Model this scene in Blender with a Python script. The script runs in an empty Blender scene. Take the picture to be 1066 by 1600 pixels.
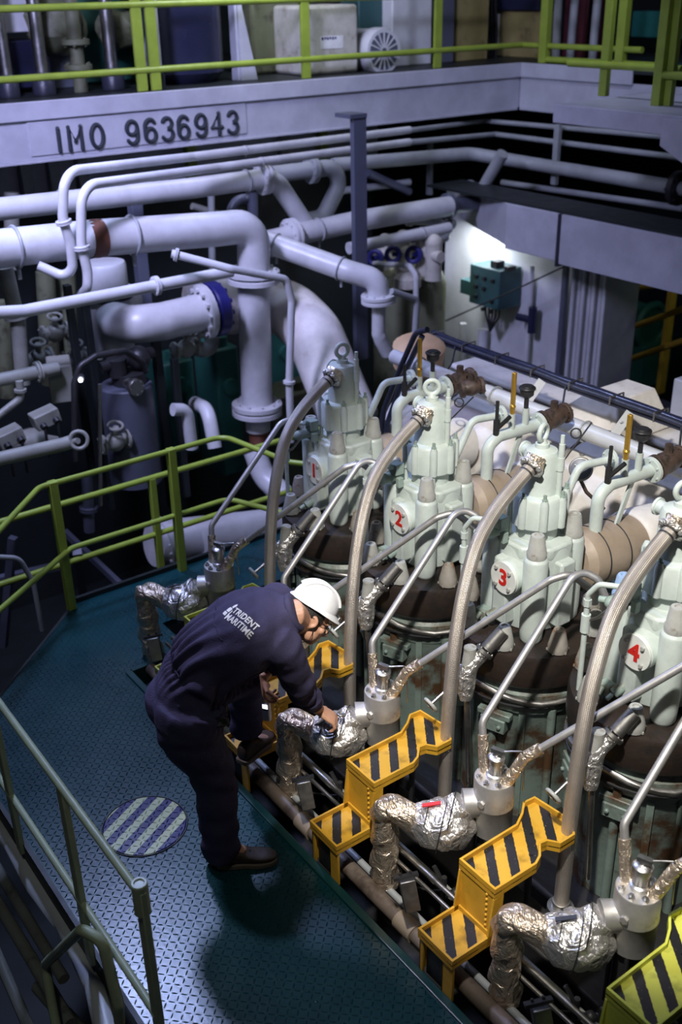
import bpy, bmesh, math, random
from mathutils import Vector, Matrix, noise
from math import pi, sin, cos, radians
random.seed(7)
C = bpy.context.scene.collection
sc = bpy.context.scene
V = Vector
# ------------------------------------------------------------------ camera (solved from the photograph's vanishing points)
CAM = V((0, 0, 3.4)); FPX = 1654.57
R2 = V((0.5898620934618859, 0.8072834702858924, -0.01887085848412344))
U2 = V((-0.3521397515732784, 0.2781895323977407, 0.89364880094265))
FW = V((-0.7266775805394514, 0.520484373125162, -0.44837006063500273))
def ray(px, py): return R2*(px-533) + U2*(800-py) + FW*FPX
def az(px, py, z): d = ray(px, py); return CAM + d*((z-CAM.z)/d.z)
def ay(px, py, y): d = ray(px, py); return CAM + d*(y/d.y)
def ax(px, py, x): d = ray(px, py); return CAM + d*(x/d.x)
cd = bpy.data.cameras.new('camera'); cam = bpy.data.objects.new('camera', cd); C.objects.link(cam)
cam.matrix_world = Matrix(((R2.x, U2.x, -FW.x, 0), (R2.y, U2.y, -FW.y, 0), (R2.z, U2.z, -FW.z, 3.4), (0, 0, 0, 1)))
cd.sensor_fit = 'VERTICAL'; cd.sensor_height = 36; cd.lens = 36*FPX/1600; cd.clip_start = .05; cd.clip_end = 60
cd.dof.use_dof = True; cd.dof.focus_distance = 4.5; cd.dof.aperture_fstop = 2.0
sc.camera = cam
# ------------------------------------------------------------------ materials
M = {}
def nt(name):
    m = bpy.data.materials.new(name); m.use_nodes = True
    t = m.node_tree; b = t.nodes['Principled BSDF']; M[name] = m
    return m, t, b
def N(t, ty, **kw):
    n = t.nodes.new(ty)
    for k, v in kw.items():
        if k.startswith('i_'):
            n.inputs[k[2:].replace('_', ' ')].default_value = v
        else: setattr(n, k, v)
    return n
def ramp(t, fac, stops):
    r = t.nodes.new('ShaderNodeValToRGB'); e = r.color_ramp.elements
    while len(e) < len(stops): e.new(.5)
    for el, (p, c) in zip(e, stops): el.position = p; el.color = (*c, 1) if len(c) == 3 else c
    t.links.new(fac, r.inputs[0]); return r.outputs[0]
def mat(name, col, rough=.45, metal=0, dirt=None, dirt_at=.6, scale=9, bump=.0, bscale=40, spec=.5, mix=None):
    """painted / metal surface: two-tone noise, optional dirt patches, small bump"""
    m, t, b = nt(name); L = t.links.new
    tc = N(t, 'ShaderNodeTexCoord'); n1 = N(t, 'ShaderNodeTexNoise', i_Scale=scale, i_Detail=6.0, i_Roughness=.65)
    L(tc.outputs['Object'], n1.inputs['Vector'])
    c2 = mix or tuple(c*.78 for c in col)
    st = [(.3, c2), (.62, col)]
    if dirt: st = [(1-dirt_at-.12, dirt), (1-dirt_at, c2), (min(.98, 1-dirt_at+.3), col)]
    L(ramp(t, n1.outputs['Fac'], st), b.inputs['Base Color'])
    b.inputs['Metallic'].default_value = metal; b.inputs['Specular IOR Level'].default_value = spec
    n2 = N(t, 'ShaderNodeTexNoise', i_Scale=scale*2.3, i_Detail=3.0); L(tc.outputs['Object'], n2.inputs['Vector'])
    mr = N(t, 'ShaderNodeMapRange'); mr.inputs[3].default_value = max(.03, rough-.1); mr.inputs[4].default_value = min(1, rough+.12)
    L(n2.outputs['Fac'], mr.inputs[0]); L(mr.outputs[0], b.inputs['Roughness'])
    if bump:
        n3 = N(t, 'ShaderNodeTexNoise', i_Scale=bscale, i_Detail=4.0); L(tc.outputs['Object'], n3.inputs['Vector'])
        bp = N(t, 'ShaderNodeBump', i_Strength=bump, i_Distance=.01); L(n3.outputs['Fac'], bp.inputs['Height']); L(bp.outputs[0], b.inputs['Normal'])
    return m
mat('engine_green', (.53, .59, .55), .42, dirt=(.16, .15, .12), dirt_at=.70, scale=6, bump=.10, bscale=60)
mat('engine_green_old', (.33, .42, .37), .5, dirt=(.12, .065, .03), dirt_at=.55, scale=5, bump=.15)
mat('jacket_green', (.20, .26, .225), .42, dirt=(.075, .04, .02), dirt_at=.48, scale=4, bump=.15)
mat('rust_ring', (.030, .019, .014), .5, dirt=(.012, .010, .009), dirt_at=.5, scale=5, bump=.2)
mat('cap_grey', (.42, .42, .39), .4, dirt=(.16, .12, .08), dirt_at=.6, scale=12, bump=.1)
mat('cap_rusty', (.36, .33, .29), .45, dirt=(.20, .09, .03), dirt_at=.52, scale=14, bump=.1)
mat('cap_blue', (.30, .42, .62), .4, scale=10)
mat('steel', (.50, .49, .48), .34, 1, scale=14, bump=.04)
mat('steel_pipe', (.50, .485, .47), .48, .75, scale=14, bump=.04)
mat('steel_dull', (.40, .385, .36), .42, 1, scale=12, bump=.08)
mat('pump_steel', (.58, .56, .53), .45, .75, dirt=(.26, .22, .17), dirt_at=.62, scale=10, bump=.06)
mat('dark_steel', (.055, .055, .058), .45, .6, scale=10, bump=.1)
mat('black', (.012, .012, .014), .5, scale=8)
mat('deck_edge', (.008, .055, .055), .3, scale=5)
mat('pit_pipe', (.20, .155, .125), .5, dirt=(.07, .05, .04), dirt_at=.5, scale=6, bump=.1)
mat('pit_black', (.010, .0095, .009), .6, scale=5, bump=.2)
mat('brown_valve', (.085, .055, .042), .5, dirt=(.03, .02, .015), dirt_at=.5, scale=20, bump=.2)
mat('brass', (.62, .36, .06), .33, .7, scale=20)
mat('yellow', (.62, .335, .028), .42, dirt=(.25, .12, .02), dirt_at=.70, scale=9, bump=.08)
mat('yellow_green', (.62, .64, .09), .42, dirt=(.22, .2, .03), dirt_at=.72, scale=9, bump=.08)
mat('rail_green', (.30, .40, .05), .38, scale=7, bump=.05)
mat('rail_grey_green', (.44, .50, .31), .38, dirt=(.10, .10, .07), dirt_at=.72, scale=8, bump=.05)
mat('rail_yellow', (.55, .34, .04), .45)
mat('pipe_white', (.60, .61, .62), .35, dirt=(.36, .35, .36), dirt_at=.66, scale=4, bump=.05)
mat('pipe_grey', (.34, .36, .37), .4, scale=5, bump=.05)
mat('pipe_olive', (.30, .31, .27), .45, dirt=(.10, .10, .08), dirt_at=.6, scale=6, bump=.1)
mat('lagging_white', (.82, .78, .73), .6, dirt=(.50, .45, .40), dirt_at=.55, scale=5, bump=.25, bscale=25)
mat('lagging_tan', (.38, .30, .225), .5, dirt=(.16, .11, .07), dirt_at=.58, scale=5, bump=.25, bscale=25)
mat('lagging_orange', (.62, .40, .22), .5, scale=6, bump=.15)
mat('tray_black', (.03, .032, .05), .4, scale=14, bump=.3)
mat('beam_paint', (.52, .53, .60), .42, dirt=(.40, .40, .46), dirt_at=.6, scale=3, bump=.08, bscale=12)
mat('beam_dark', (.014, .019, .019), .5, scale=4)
mat('navy', (.022, .024, .055), .22, scale=4, bump=.06, bscale=14)
mat('tank_grey', (.10, .11, .15), .42, scale=3)
mat('machine_green', (.03, .14, .11), .45, scale=6, bump=.1)
mat('machine_olive', (.16, .17, .10), .5, dirt=(.05, .05, .03), dirt_at=.55, scale=5, bump=.2)
mat('panel_green', (.03, .09, .095), .45, scale=6)
mat('blue_flange', (.02, .02, .14), .35, scale=8)
mat('cabinet_white', (.62, .63, .66), .4, scale=3)
mat('primer_red', (.16, .06, .035), .5, scale=10, bump=.1)
mat('ochre', (.36, .30, .12), .5, dirt=(.15, .12, .05), dirt_at=.55, scale=4)
mat('lagging_pale', (.62, .60, .52), .7, dirt=(.35, .33, .27), dirt_at=.55, scale=7, bump=.4, bscale=20)
mat('maroon', (.10, .02, .03), .4, scale=6)
mat('teal', (.03, .20, .17), .5, scale=6)
mat('plate_white', (.74, .76, .72), .45, scale=10)
mat('red_paint', (.62, .02, .015), .5)
mat('letter_dark', (.018, .024, .035), .6)
mat('paper', (.80, .80, .80), .8)
mat('white_print', (.80, .80, .78), .7)
mat('coverall_navy', (.046, .041, .088), .80, scale=16, bump=.35, bscale=220, spec=.25, mix=(.037, .033, .072))
mat('skin', (.50, .27, .17), .5, scale=18, bump=.03, mix=(.42, .21, .13))
mat('hair_black', (.012, .010, .009), .6, scale=60, bump=.6, bscale=160)
mat('helmet_white', (.80, .80, .82), .28, scale=5)
mat('shoe_brown', (.060, .038, .026), .5, dirt=(.03, .02, .015), dirt_at=.5, scale=18, bump=.2)
mat('shoe_sole', (.17, .13, .09), .7, scale=12)
mat('rubber', (.02, .02, .022), .6)
mat('led', (.9, .9, .95), .4)
def emit(name, col, s):
    m, t, b = nt(name); b.inputs['Emission Color'].default_value = (*col, 1); b.inputs['Emission Strength'].default_value = s
    b.inputs['Base Color'].default_value = (*col, 1)
emit('lamp_glow', (.8, .85, 1), 30); emit('screen_glow', (.9, .95, 1), 1.2)
def braided():
    m, t, b = nt('braided_steel'); L = t.links.new
    tc = N(t, 'ShaderNodeTexCoord'); n = N(t, 'ShaderNodeTexNoise', i_Scale=5.0, i_Detail=5.0); L(tc.outputs['Object'], n.inputs['Vector'])
    L(ramp(t, n.outputs['Fac'], [(.3, (.46, .40, .34)), (.65, (.68, .62, .56))]), b.inputs['Base Color'])
    b.inputs['Metallic'].default_value = .85; b.inputs['Roughness'].default_value = .42
    uv = N(t, 'ShaderNodeUVMap'); sp = N(t, 'ShaderNodeSeparateXYZ'); L(uv.outputs[0], sp.inputs[0])
    def wave(sign):
        a = N(t, 'ShaderNodeMath', operation='MULTIPLY'); a.inputs[1].default_value = 16*2*pi; L(sp.outputs[0], a.inputs[0])
        c = N(t, 'ShaderNodeMath', operation='MULTIPLY_ADD'); c.inputs[1].default_value = sign*700; L(sp.outputs[1], c.inputs[0]); L(a.outputs[0], c.inputs[2])
        s = N(t, 'ShaderNodeMath', operation='SINE'); L(c.outputs[0], s.inputs[0]); return s
    x = N(t, 'ShaderNodeMath', operation='MULTIPLY'); L(wave(1).outputs[0], x.inputs[0]); L(wave(-1).outputs[0], x.inputs[1])
    bp = N(t, 'ShaderNodeBump', i_Strength=.5, i_Distance=.003); L(x.outputs[0], bp.inputs['Height']); L(bp.outputs[0], b.inputs['Normal'])
braided()
def foil(name, col):
    m, t, b = nt(name); L = t.links.new
    tc = N(t, 'ShaderNodeTexCoord'); b.inputs['Metallic'].default_value = .9; b.inputs['Roughness'].default_value = .40
    b.inputs['Base Color'].default_value = (*col, 1)
    n = N(t, 'ShaderNodeTexNoise', i_Scale=13.0, i_Detail=3.0, i_Distortion=1.4); L(tc.outputs['Object'], n.inputs['Vector'])
    v = N(t, 'ShaderNodeTexVoronoi', i_Scale=26.0); v.feature = 'DISTANCE_TO_EDGE'; 
    w = N(t, 'ShaderNodeMixRGB'); w.inputs[0].default_value = .12; L(tc.outputs['Object'], w.inputs[1]); L(n.outputs['Color'], w.inputs[2]); L(w.outputs[0], v.inputs['Vector'])
    b1 = N(t, 'ShaderNodeBump', i_Strength=.9, i_Distance=.03); L(n.outputs['Fac'], b1.inputs['Height'])
    b2 = N(t, 'ShaderNodeBump', i_Strength=.55, i_Distance=.012); L(v.outputs['Distance'], b2.inputs['Height']); L(b1.outputs[0], b2.inputs['Normal'])
    L(b2.outputs[0], b.inputs['Normal'])
foil('foil', (.80, .77, .73)); foil('foil_warm', (.72, .60, .47))
def checker_plate(name, c1, c2, stripe=None):
    m, t, b = nt(name); L = t.links.new
    tc = N(t, 'ShaderNodeTexCoord'); sp = N(t, 'ShaderNodeSeparateXYZ'); L(tc.outputs['Object'], sp.inputs[0])
    def mt(op, a, bb=None, c=None):
        n = N(t, 'ShaderNodeMath', operation=op)
        for i, q in enumerate((a, bb, c)):
            if q is None: continue
            if isinstance(q, (int, float)): n.inputs[i].default_value = q
            else: L(q, n.inputs[i])
        return n.outputs[0]
    S = 1/.027
    x = mt('MULTIPLY', sp.outputs[0], S); y = mt('MULTIPLY', sp.outputs[1], S)
    fx = mt('FLOOR', x); fy = mt('FLOOR', y); a = mt('SUBTRACT', mt('SUBTRACT', x, fx), .5); c = mt('SUBTRACT', mt('SUBTRACT', y, fy), .5)
    par = mt('ABSOLUTE', mt('MODULO', mt('ADD', fx, fy), 2.0))
    d1 = mt('MULTIPLY', mt('ADD', a, c), .707); d2 = mt('MULTIPLY', mt('SUBTRACT', a, c), .707)
    inv = mt('SUBTRACT', 1.0, par)
    p = mt('ADD', mt('MULTIPLY', d1, par), mt('MULTIPLY', d2, inv)); q = mt('ADD', mt('MULTIPLY', d2, par), mt('MULTIPLY', d1, inv))
    r = mt('ADD', mt('POWER', mt('ABSOLUTE', mt('DIVIDE', p, .46)), 2.0), mt('POWER', mt('ABSOLUTE', mt('DIVIDE', q, .11)), 2.0))
    h = mt('MAXIMUM', mt('SUBTRACT', 1.0, r), 0.0)
    n = N(t, 'ShaderNodeTexNoise', i_Scale=2.4, i_Detail=7.0, i_Roughness=.7); L(tc.outputs['Object'], n.inputs['Vector'])
    n2 = N(t, 'ShaderNodeTexNoise', i_Scale=40.0, i_Detail=4.0); L(tc.outputs['Object'], n2.inputs['Vector'])
    base = ramp(t, n.outputs['Fac'], [(.3, c2), (.65, c1)])
    if stripe:
        s = mt('FRACT', mt('ADD', mt('MULTIPLY', mt('ADD', mt('MULTIPLY', sp.outputs[0], stripe[2]), mt('MULTIPLY', sp.outputs[1], stripe[3])), 1/stripe[4]), stripe[5]))
        k = mt('GREATER_THAN', s, stripe[6])
        mx = N(t, 'ShaderNodeMixRGB'); L(k, mx.inputs[0]); mx.inputs[1].default_value = (*stripe[0], 1); mx.inputs[2].default_value = (*stripe[1], 1); base = mx.outputs[0]
    L(base, b.inputs['Base Color'])
    mr = N(t, 'ShaderNodeMapRange'); mr.inputs[3].default_value = .20; mr.inputs[4].default_value = .36; L(n.outputs['Fac'], mr.inputs[0]); L(mr.outputs[0], b.inputs['Roughness'])
    hh = mt('ADD', h, mt('MULTIPLY', n2.outputs['Fac'], .12))
    bp = N(t, 'ShaderNodeBump', i_Strength=1.0, i_Distance=.005); L(hh, bp.inputs['Height']); L(bp.outputs[0], b.inputs['Normal'])
checker_plate('deck_green', (.005, .052, .060), (.003, .034, .043))
checker_plate('hatch_stripes', (0, 0, 0), (0, 0, 0), ((.025, .022, .12), (.56, .60, .34), -.89, -.45, .080, .30, .5))
def stripes(name, yel, nx, ny, period, off, frac):
    m, t, b = nt(name); L = t.links.new
    tc = N(t, 'ShaderNodeTexCoord'); dt = N(t, 'ShaderNodeVectorMath', operation='DOT_PRODUCT'); dt.inputs[1].default_value = (nx/period, ny/period, 0)
    n = N(t, 'ShaderNodeTexNoise', i_Scale=70.0, i_Detail=4.0); L(tc.outputs['Object'], n.inputs['Vector']); L(tc.outputs['Object'], dt.inputs[0])
    a = N(t, 'ShaderNodeMath', operation='MULTIPLY_ADD'); L(n.outputs['Fac'], a.inputs[0]); a.inputs[1].default_value = .10; L(dt.outputs['Value'], a.inputs[2])
    o = N(t, 'ShaderNodeMath', operation='ADD'); o.inputs[1].default_value = off; L(a.outputs[0], o.inputs[0])
    f = N(t, 'ShaderNodeMath', operation='FRACT'); L(o.outputs[0], f.inputs[0])
    g = N(t, 'ShaderNodeMath', operation='GREATER_THAN'); g.inputs[1].default_value = frac; L(f.outputs[0], g.inputs[0])
    n2 = N(t, 'ShaderNodeTexNoise', i_Scale=11.0, i_Detail=6.0); L(tc.outputs['Object'], n2.inputs['Vector'])
    y = ramp(t, n2.outputs['Fac'], [(.30, tuple(c*.45 for c in yel)), (.48, yel)])
    n3 = N(t, 'ShaderNodeTexNoise', i_Scale=120.0, i_Detail=2.0); L(tc.outputs['Object'], n3.inputs['Vector'])
    k = ramp(t, n3.outputs['Fac'], [(.70, (.013, .013, .016)), (.76, (.25, .2, .12))])
    mx = N(t, 'ShaderNodeMixRGB'); L(g.outputs[0], mx.inputs[0]); L(y, mx.inputs[1]); L(k, mx.inputs[2]); L(mx.outputs[0], b.inputs['Base Color'])
    b.inputs['Roughness'].default_value = .45
    bp = N(t, 'ShaderNodeBump', i_Strength=.15, i_Distance=.005); L(n2.outputs['Fac'], bp.inputs['Height']); L(bp.outputs[0], b.inputs['Normal'])
stripes('tread_stripes', (.58, .32, .03), .58, .81, .083, .35, .55)
stripes('tread_stripes_lime', (.60, .60, .09), .58, .81, .083, .35, .55)
# ------------------------------------------------------------------ mesh builder
class MB:
    def __init__(s): s.b = bmesh.new(); s.uv = s.b.loops.layers.uv.new('UVMap')
    def face(s, vs):
        try: return s.b.faces.new(vs)
        except ValueError: return None
    def hexa(s, p):
        v = [s.b.verts.new(q) for q in p]
        for f in ((0, 3, 2, 1), (4, 5, 6, 7), (0, 1, 5, 4), (1, 2, 6, 5), (2, 3, 7, 6), (3, 0, 4, 7)): s.face([v[i] for i in f])
        return s
    def box(s, x0, x1, y0, y1, z0, z1):
        return s.hexa([(x0, y0, z0), (x1, y0, z0), (x1, y1, z0), (x0, y1, z0), (x0, y0, z1), (x1, y0, z1), (x1, y1, z1), (x0, y1, z1)])
    def obox(s, c, size, rot=None):
        c = V(c); m = rot or Matrix.Identity(3); h = V(size)/2
        return s.hexa([c + m @ V((sx*h.x, sy*h.y, sz*h.z)) for sx, sy, sz in ((-1,-1,-1),(1,-1,-1),(1,1,-1),(-1,1,-1),(-1,-1,1),(1,-1,1),(1,1,1),(-1,1,1))])
    def beam(s, p0, p1, w, h, up=(0, 0, 1)):
        p0, p1 = V(p0), V(p1); d = (p1-p0).normalized(); u = V(up); sd = d.cross(u)
        if sd.length < 1e-4: sd = d.cross(V((1, 0, 0)))
        sd.normalize(); u = sd.cross(d)
        a, b2 = sd*w/2, u*h/2
        return s.hexa([p0-a-b2, p0+a-b2, p0+a+b2, p0-a+b2, p1-a-b2, p1+a-b2, p1+a+b2, p1-a+b2])
    def prism(s, poly, z0, z1):
        lo = [s.b.verts.new((x, y, z0)) for x, y in poly]; hi = [s.b.verts.new((x, y, z1)) for x, y in poly]; n = len(poly)
        s.face(lo[::-1]); s.face(hi)
        for i in range(n): s.face([lo[i], lo[(i+1) % n], hi[(i+1) % n], hi[i]])
        return s
    def rings(s, rs, cap=True, closed=False):
        """list of rings of points, all with the same count"""
        vs = [[s.b.verts.new(p) for p in r] for r in rs]; n = len(vs[0]); m = len(vs)
        for k in range(m if closed else m-1):
            a, b2 = vs[k], vs[(k+1) % m]
            for i in range(n):
                f = s.face([a[i], a[(i+1) % n], b2[(i+1) % n], b2[i]])
                if f:
                    for lp, (u, w) in zip(f.loops, ((i, k), (i+1, k), (i+1, k+1), (i, k+1))): lp[s.uv].uv = (u/n, s._len[w] if hasattr(s, '_len') and w < len(s._len) else w*.02)
        if cap and not closed: s.face(vs[0][::-1]); s.face(vs[-1])
        return s
    def lathe(s, prof, o=(0, 0, 0), axis=(0, 0, 1), n=24, cap=True):
        """prof: (radius, height) along axis"""
        o = V(o); a = V(axis).normalized(); u = a.cross(V((1, 0, 0)) if abs(a.x) < .9 else V((0, 1, 0))).normalized(); w = a.cross(u)
        return s.rings([[o + a*h + (u*cos(2*pi*i/n) + w*sin(2*pi*i/n))*max(r, 1e-4) for i in range(n)] for r, h in prof], cap)
    def cyl(s, p0, p1, r, r1=None, n=16):
        p0, p1 = V(p0), V(p1); d = p1-p0
        return s.lathe([(r, 0), (r if r1 is None else r1, d.length)], p0, d, n)
    def flange(s, p, axis, r, t, n=24, bolts=8, br=None, hole=None):
        p = V(p); a = V(axis).normalized()
        s.lathe([(r*.96, -t/2), (r, -t/2+.1*t), (r, t/2-.1*t), (r*.96, t/2)], p, a, n)
        u = a.cross(V((1, 0, 0)) if abs(a.x) < .9 else V((0, 1, 0))).normalized(); w = a.cross(u); br = br or r*.09
        for i in range(bolts):
            q = p + (u*cos(2*pi*i/bolts) + w*sin(2*pi*i/bolts))*r*.82
            s.cyl(q-a*(t*.5+br*1.3), q+a*(t*.5+br*1.3), br, n=6)
        return s
    def torus(s, c, axis, R, r, n=28, m=10, a0=0, a1=2*pi):
        c = V(c); a = V(axis).normalized(); u = a.cross(V((1, 0, 0)) if abs(a.x) < .9 else V((0, 1, 0))).normalized(); w = a.cross(u)
        full = abs(a1-a0-2*pi) < 1e-6; k = n if full else n+1
        rs = []
        for i in range(k):
            t = a0 + (a1-a0)*i/n; d = u*cos(t)+w*sin(t)
            rs.append([c + d*(R + r*cos(2*pi*j/m)) + a*(r*sin(2*pi*j/m)) for j in range(m)])
        return s.rings(rs, True, full)
    def sphere(s, c, r, sc_=(1, 1, 1), rot=None, n=20):
        m = n//2; c = V(c); R = rot or Matrix.Identity(3)
        rs = []
        for k in range(m+1):
            th = pi*k/m; rr = max(sin(th), 1e-3)
            rs.append([c + R @ V((r*sc_[0]*rr*cos(2*pi*i/n), r*sc_[1]*rr*sin(2*pi*i/n), -r*sc_[2]*cos(th))) for i in range(n)])
        return s.rings(rs)
    def tube(s, pts, r, n=14, fil=None, seg=7, closed=False, wob=0):
        pts = [V(p) for p in pts]
        if fil: pts = fillet(pts, fil, seg)
        rr = r if isinstance(r, (list, tuple)) else None
        k = len(pts); T = []
        for i in range(k):
            T.append((pts[min(i+1, k-1)] - pts[max(i-1, 0)]).normalized())
        u = T[0].cross(V((0, 0, 1)));  u = u if u.length > .05 else T[0].cross(V((1, 0, 0))); u.normalize()
        rs = []; s._len = [0]
        for i in range(k):
            if i:
                u = u - T[i]*u.dot(T[i]); u.normalize(); s._len.append(s._len[-1] + (pts[i]-pts[i-1]).length)
            w = T[i].cross(u)
            q = rr[i] if rr and len(rr) == k else (rr[0] + (rr[-1]-rr[0])*i/(k-1) if rr else r)
            rs.append([pts[i] + (u*cos(2*pi*j/n) + w*sin(2*pi*j/n))*q*(1 + (wob*noise.noise(pts[i]*30+V((cos(2*pi*j/n), sin(2*pi*j/n), 0))*1.2) if wob else 0)) for j in range(n)])
        s.rings(rs); del s._len
        return s
    def build(s, name, m, parent=None, smooth=38, bevel=0, seg=2, sub=0, mods=None):
        bmesh.ops.recalc_face_normals(s.b, faces=s.b.faces[:])
        me = bpy.data.meshes.new(name); 
        if parent is not None: bmesh.ops.translate(s.b, verts=s.b.verts[:], vec=-wloc(parent))
        s.b.to_mesh(me); s.b.free()
        o = bpy.data.objects.new(name, me); C.objects.link(o)
        me.materials.append(M[m] if isinstance(m, str) else m)
        if smooth:
            me.shade_smooth(); me.set_sharp_from_angle(angle=radians(smooth))
        if parent is not None: o.parent = parent
        if bevel:
            b = o.modifiers.new('bevel', 'BEVEL'); b.width = bevel; b.segments = seg; b.limit_method = 'ANGLE'; b.angle_limit = radians(40)
        if sub: q = o.modifiers.new('sub', 'SUBSURF'); q.levels = q.render_levels = sub
        return o
def fillet(pts, r, seg=7):
    out = [pts[0]]
    for i in range(1, len(pts)-1):
        a, b, c = pts[i-1], pts[i], pts[i+1]; d1 = (a-b); d2 = (c-b); l1, l2 = d1.length, d2.length
        if l1 < 1e-6 or l2 < 1e-6: continue
        d1 /= l1; d2 /= l2; ang = d1.angle(d2)
        if ang > radians(176): out.append(b); continue
        rr = r[i-1] if isinstance(r, (list, tuple)) else r
        t = min(rr/math.tan(ang/2), l1*.49, l2*.49); R = t*math.tan(ang/2)
        p0, p1 = b+d1*t, b+d2*t; cen = b + (d1+d2).normalized()*(R/sin(ang/2)); v0, v1 = p0-cen, p1-cen; phi = v0.angle(v1); ax_ = v0.cross(v1)
        if ax_.length < 1e-9: out.append(b); continue
        for k in range(seg+1): out.append(cen + Matrix.Rotation(phi*k/seg, 3, ax_) @ v0)
    out.append(pts[-1]); return out
WL = {}
def wloc(o):
    p = V((0, 0, 0))
    while o is not None: p = p + o.location; o = o.parent
    return p
def tag(o, label, cat, group=None, kind=None):
    o['label'] = label
    if cat: o['category'] = cat
    if group: o['group'] = group
    if kind: o['kind'] = kind
    return o
def thing(name, label, cat, loc=(0, 0, 0), group=None):
    o = bpy.data.objects.new(name, None); C.objects.link(o); o.location = V(loc); o.empty_display_size = .05
    return tag(o, label, cat, group)
def struct(o, label=None, cat=None):
    o['kind'] = 'structure'
    if label: o['label'] = label
    if cat: o['category'] = cat
    return o
def kids(o): return [c for c in bpy.data.objects if c.parent == o]
def dup(o, off, label=None, parent=None):
    c = o.copy(); C.objects.link(c)
    if parent is not None: c.parent = parent
    else: c.location = o.location + V(off)
    if label: c['label'] = label
    for ch in kids(o): dup(ch, None, None, c)
    return c
def sticker(txt, size, m, parent, name, mtx, ext=.001, res=3, align='CENTER', bold=0, spacing=1):
    """lettering as a thin mesh of its own"""
    cu = bpy.data.curves.new(name, 'FONT'); cu.body = txt; cu.size = size; cu.extrude = ext; cu.align_x = align; cu.align_y = 'CENTER'; cu.resolution_u = res; cu.offset = bold; cu.space_character = spacing
    t = bpy.data.objects.new(name, cu); C.objects.link(t); bpy.context.view_layer.update()
    me = bpy.data.meshes.new_from_object(t.evaluated_get(bpy.context.evaluated_depsgraph_get()))
    bpy.data.objects.remove(t); bpy.data.curves.remove(cu)
    me.transform(mtx if parent is None else Matrix.Translation(-wloc(parent)) @ mtx)
    o = bpy.data.objects.new(name, me); C.objects.link(o); me.materials.clear(); me.materials.append(M[m]); o.parent = parent
    return o
def frame(o, x, y):
    x = V(x).normalized(); y = V(y); y = (y - x*y.dot(x)).normalized(); z = x.cross(y); o = V(o)
    return Matrix(((x.x, y.x, z.x, o.x), (x.y, y.y, z.y, o.y), (x.z, y.z, z.z, o.z), (0, 0, 0, 1)))
P_ = .7142
# ================================================================== SETTING near the engine
deck_poly = [(-5.52, 4.6), (-5.52, 1.93), (-4.72, 1.05), (-4.45, .91), (.6, .91), (.6, 1.865), (-4.98, 1.865), (-4.98, 4.6)]
b = MB().prism([(-5.52, 1.93), (-4.72, 1.05), (-4.45, .91), (.6, .91), (.6, 1.865), (-5.52, 1.865+.09)][:5]+[(-4.98, 1.865), (-5.52, 1.94)], -.03, 0)
fl = MB(); fl.prism([(-5.52, 1.93), (-4.72, 1.05), (-4.45, .91), (.6, .91), (.6, 1.865), (-4.64, 1.865), (-4.64, 2.24), (-4.98, 2.24), (-4.98, 4.6), (-5.52, 4.6)], -.035, 0)
b.b.free()
struct(fl.build('floor', 'deck_green', smooth=0), 'dark green chequer plate deck beside the engine', 'floor')
t = MB().box(-4.64, .6, 1.835, 1.872, -.11, .012); t.box(-4.655, -4.625, 1.873, 2.25, -.11, .012)
struct(t.build('trim_1', 'deck_edge', smooth=0, bevel=.004), 'dark green edge bar along the engine side of the deck', 'trim')
t = MB().box(-4.45, .6, .895, .915, -.12, .004); t.beam((-4.45, .905, -.06), (-4.72, 1.045, -.06), .02, .12); t.beam((-4.72, 1.045, -.06), (-5.53, 1.93, -.06), .02, .12); t.box(-5.54, -5.515, 1.93, 4.6, -.12, .03)
struct(t.build('trim_2', 'beam_dark', smooth=0), 'dark kick plate around the outer edge of the deck', 'trim')
struct(MB().box(-12, 3, -3, 12, -2.3, -2.2).build('floor_lower', 'beam_dark', smooth=0), 'dark lower floor far below the deck', 'floor')
# ---------------------------------------------------------------- painted hatch
hc = (az(161, 1293, 0)+az(291, 1293, 0))/2; hc = V((-3.505, 1.382, 0))
h = thing('hatch_cover', 'round hatch cover with pale green and violet stripes set in the deck', 'hatch', hc)
MB().lathe([(.184, .000), (.186, .0035), (.183, .006)], hc, n=56).build('cover', 'hatch_stripes', h)
MB().torus(hc + V((0, 0, .002)), (0, 0, 1), .191, .0035, n=56, m=6).build('rim', 'black', h)
# ---------------------------------------------------------------- railings
def railing(name, label, posts, rails, m, pw=.045, pt=.018, rr=.017, group=None, pdir=(0, 1, 0), capr=0):
    """posts: [(base, top)], rails: [list of points]"""
    r = thing(name, label, 'railing', posts[0][0], group)
    for p0, p1 in posts:
        k = MB(); p0, p1 = V(p0), V(p1); d = (p1-p0).normalized(); s = V(pdir).normalized(); w = d.cross(s)
        k.hexa([p0-s*pw/2-w*pt/2, p0+s*pw/2-w*pt/2, p0+s*pw/2+w*pt/2, p0-s*pw/2+w*pt/2, p1-s*pw/2-w*pt/2, p1+s*pw/2-w*pt/2, p1+s*pw/2+w*pt/2, p1-s*pw/2+w*pt/2])
        k.build('post', m, r, bevel=.004)
    for i, (pts, fr) in enumerate(rails):
        MB().tube(pts, rr, 12, fr, 6).build('top_rail' if i == 0 else 'mid_rail', m, r)
    return r
XR = -5.476
pa, pb = V((XR, 2.645, 0)), V((XR, 1.879, 0)); ta, tb = ax(256, 706, XR), ax(82, 757, XR)
zt = (ta.z+tb.z)/2; zm = ax(272, 806, XR).z
r0 = az(-10, 838, zt); r1 = az(-20, 970, zm)
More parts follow.
